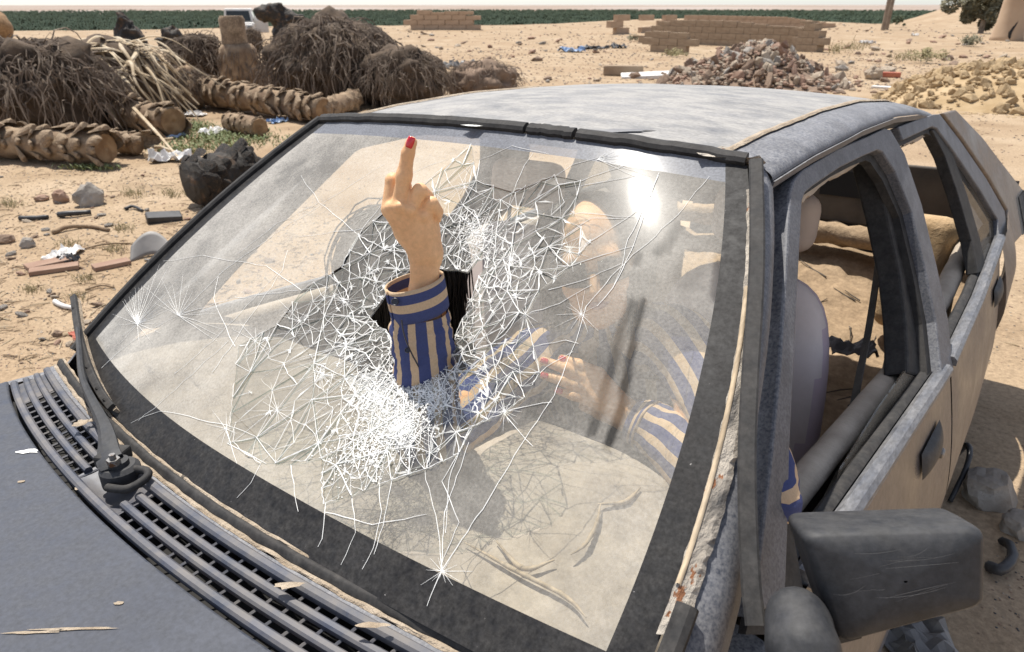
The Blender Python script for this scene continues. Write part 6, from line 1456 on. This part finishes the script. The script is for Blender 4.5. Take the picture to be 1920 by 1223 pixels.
# twigs and straw
tw = MB()
for i in range(1200):
    px, py = (rr.uniform(-20, 600), rr.uniform(285, 680)) if i < 1000 else (rr.uniform(900, 1900), rr.uniform(100, 260)); p = onground(px, py)
    if abs(p.x) < 1.0 and -1.2 < p.y < 3.5: continue
    a = rr.uniform(0, 2*PI); l = rr.uniform(.02, .12); r_ = rr.uniform(.0015, .004); d = Vector((math.cos(a), math.sin(a), 0)); tw.tube([lift(p, r_), lift(p+d*l*.5+Vector((0, 0, rr.uniform(0, .01))), r_), lift(p+d*l, r_)], [r_, r_, r_*.5], 4, mi=rr.choice((0, 0, 1)))
for i in range(900):
    a = rr.uniform(0, 2*PI); r_ = rr.uniform(1.8, 12); p = Vector((r_*math.cos(a), 1.2+r_*math.sin(a), 0))
    if abs(p.x) < 1.0 and -1.2 < p.y < 3.5: continue
    p.z = gz(p.x, p.y); a = rr.uniform(0, 2*PI); l = rr.uniform(.02, .12); r_ = rr.uniform(.0015, .004); d = Vector((math.cos(a), math.sin(a), 0)); tw.tube([lift(p, r_), lift(p+d*l*.5+Vector((0, 0, rr.uniform(0, .01))), r_), lift(p+d*l, r_)], [r_, r_, r_*.5], 4, mi=rr.choice((0, 0, 1)))
tag(obj('straw', tw, ['bark', 'frond']), 'scattered straw and twigs on the sand', 'straw', kind='stuff')
# weeds
gr = MB()
for cx_, cy_, sx_, sy_, n_ in ((400, 262, 80, 24, 1300), (365, 240, 30, 10, 420), (490, 262, 50, 14, 260), (170, 318, 60, 4, 160), (330, 282, 50, 10, 220)):
    for i in range(n_):
        p = onground(cx_+rr.gauss(0, sx_*.5), cy_+rr.gauss(0, sy_*.45)); h_ = rr.uniform(.02, .07); a = rr.uniform(0, 6.3); w_ = rr.uniform(.005, .013); d = Vector((math.cos(a), math.sin(a), 0)); e = Vector((-d.y, d.x, 0))
        gr.add([p-e*w_*.4, p+d*h_*.4+Vector((0, 0, h_*.7))-e*w_, p+d*h_+Vector((0, 0, h_)), p+d*h_*.4+Vector((0, 0, h_*.7))+e*w_], [(0, 1, 2, 3)])
tag(obj('weeds', gr, 'grass_blade'), 'green weeds between the palm logs', 'weeds', kind='stuff')
dg = MB()
for cx_, cy_ in ((325, 365), (130, 460), (215, 470), (160, 525), (230, 430), (20, 385), (60, 545), (145, 560), (250, 365), (1600, 90), (1570, 95), (1690, 110)):
    for i in range(70):
        p = onground(cx_+rr.gauss(0, 13), cy_+rr.gauss(0, 4)); k = mpp(p); h_ = k*rr.uniform(4, 14); a = rr.uniform(0, 6.3); d = Vector((math.cos(a), math.sin(a), 0))*rr.uniform(.2, 1.1); dg.tube([p, p+d*h_*.4+Vector((0, 0, h_*.6)), p+d*h_+Vector((0, 0, h_*rr.uniform(.6, 1)))], [k*.5, k*.4, k*.15], 3)
tag(obj('dry_tufts', dg, 'dry_grass'), 'dry grass tufts scattered on the sand', 'dry grass', kind='stuff')

# ------------------------------------------------------------------ the oasis below: a far wood of palms that reads as one mass
fo = MB(); rr = random.Random(2)
for i in range(30000):
    d = 190+1000*rr.random()**1.3; a = rr.uniform(-.78, .80)
    x, y = CAMW.x+d*math.sin(VA+a), CAMW.y+d*math.cos(VA+a); z0 = gz(x, y)
    if z0 > -5: continue
    h_ = rr.uniform(3.5, 6.2); c = Vector((x, y, z0+h_)); r_ = rr.uniform(1.3, 2.3); k0 = rr.uniform(0, 6)
    for j in range(6):
        q = k0+j*PI/3+rr.uniform(-.3, .3); e = Vector((math.cos(q), math.sin(q), 0)); s_ = Vector((-e.y, e.x, 0))*r_*.22
        fo.add([c, c+e*r_*.5+s_+Vector((0, 0, r_*.35)), c+e*r_+Vector((0, 0, -r_*.35)), c+e*r_*.5-s_+Vector((0, 0, r_*.35))], [(0, 1, 2, 3)])
    fo.add([c+Vector((-r_*.6, 0, -.2)), c+Vector((r_*.6, 0, -.2)), (x+.4, y, z0), (x-.4, y, z0)], [(0, 1, 2, 3)])
tag(obj('palm_grove', fo, 'palm_far'), 'dark green palm grove spread over the plain below', 'palm grove', kind='stuff')
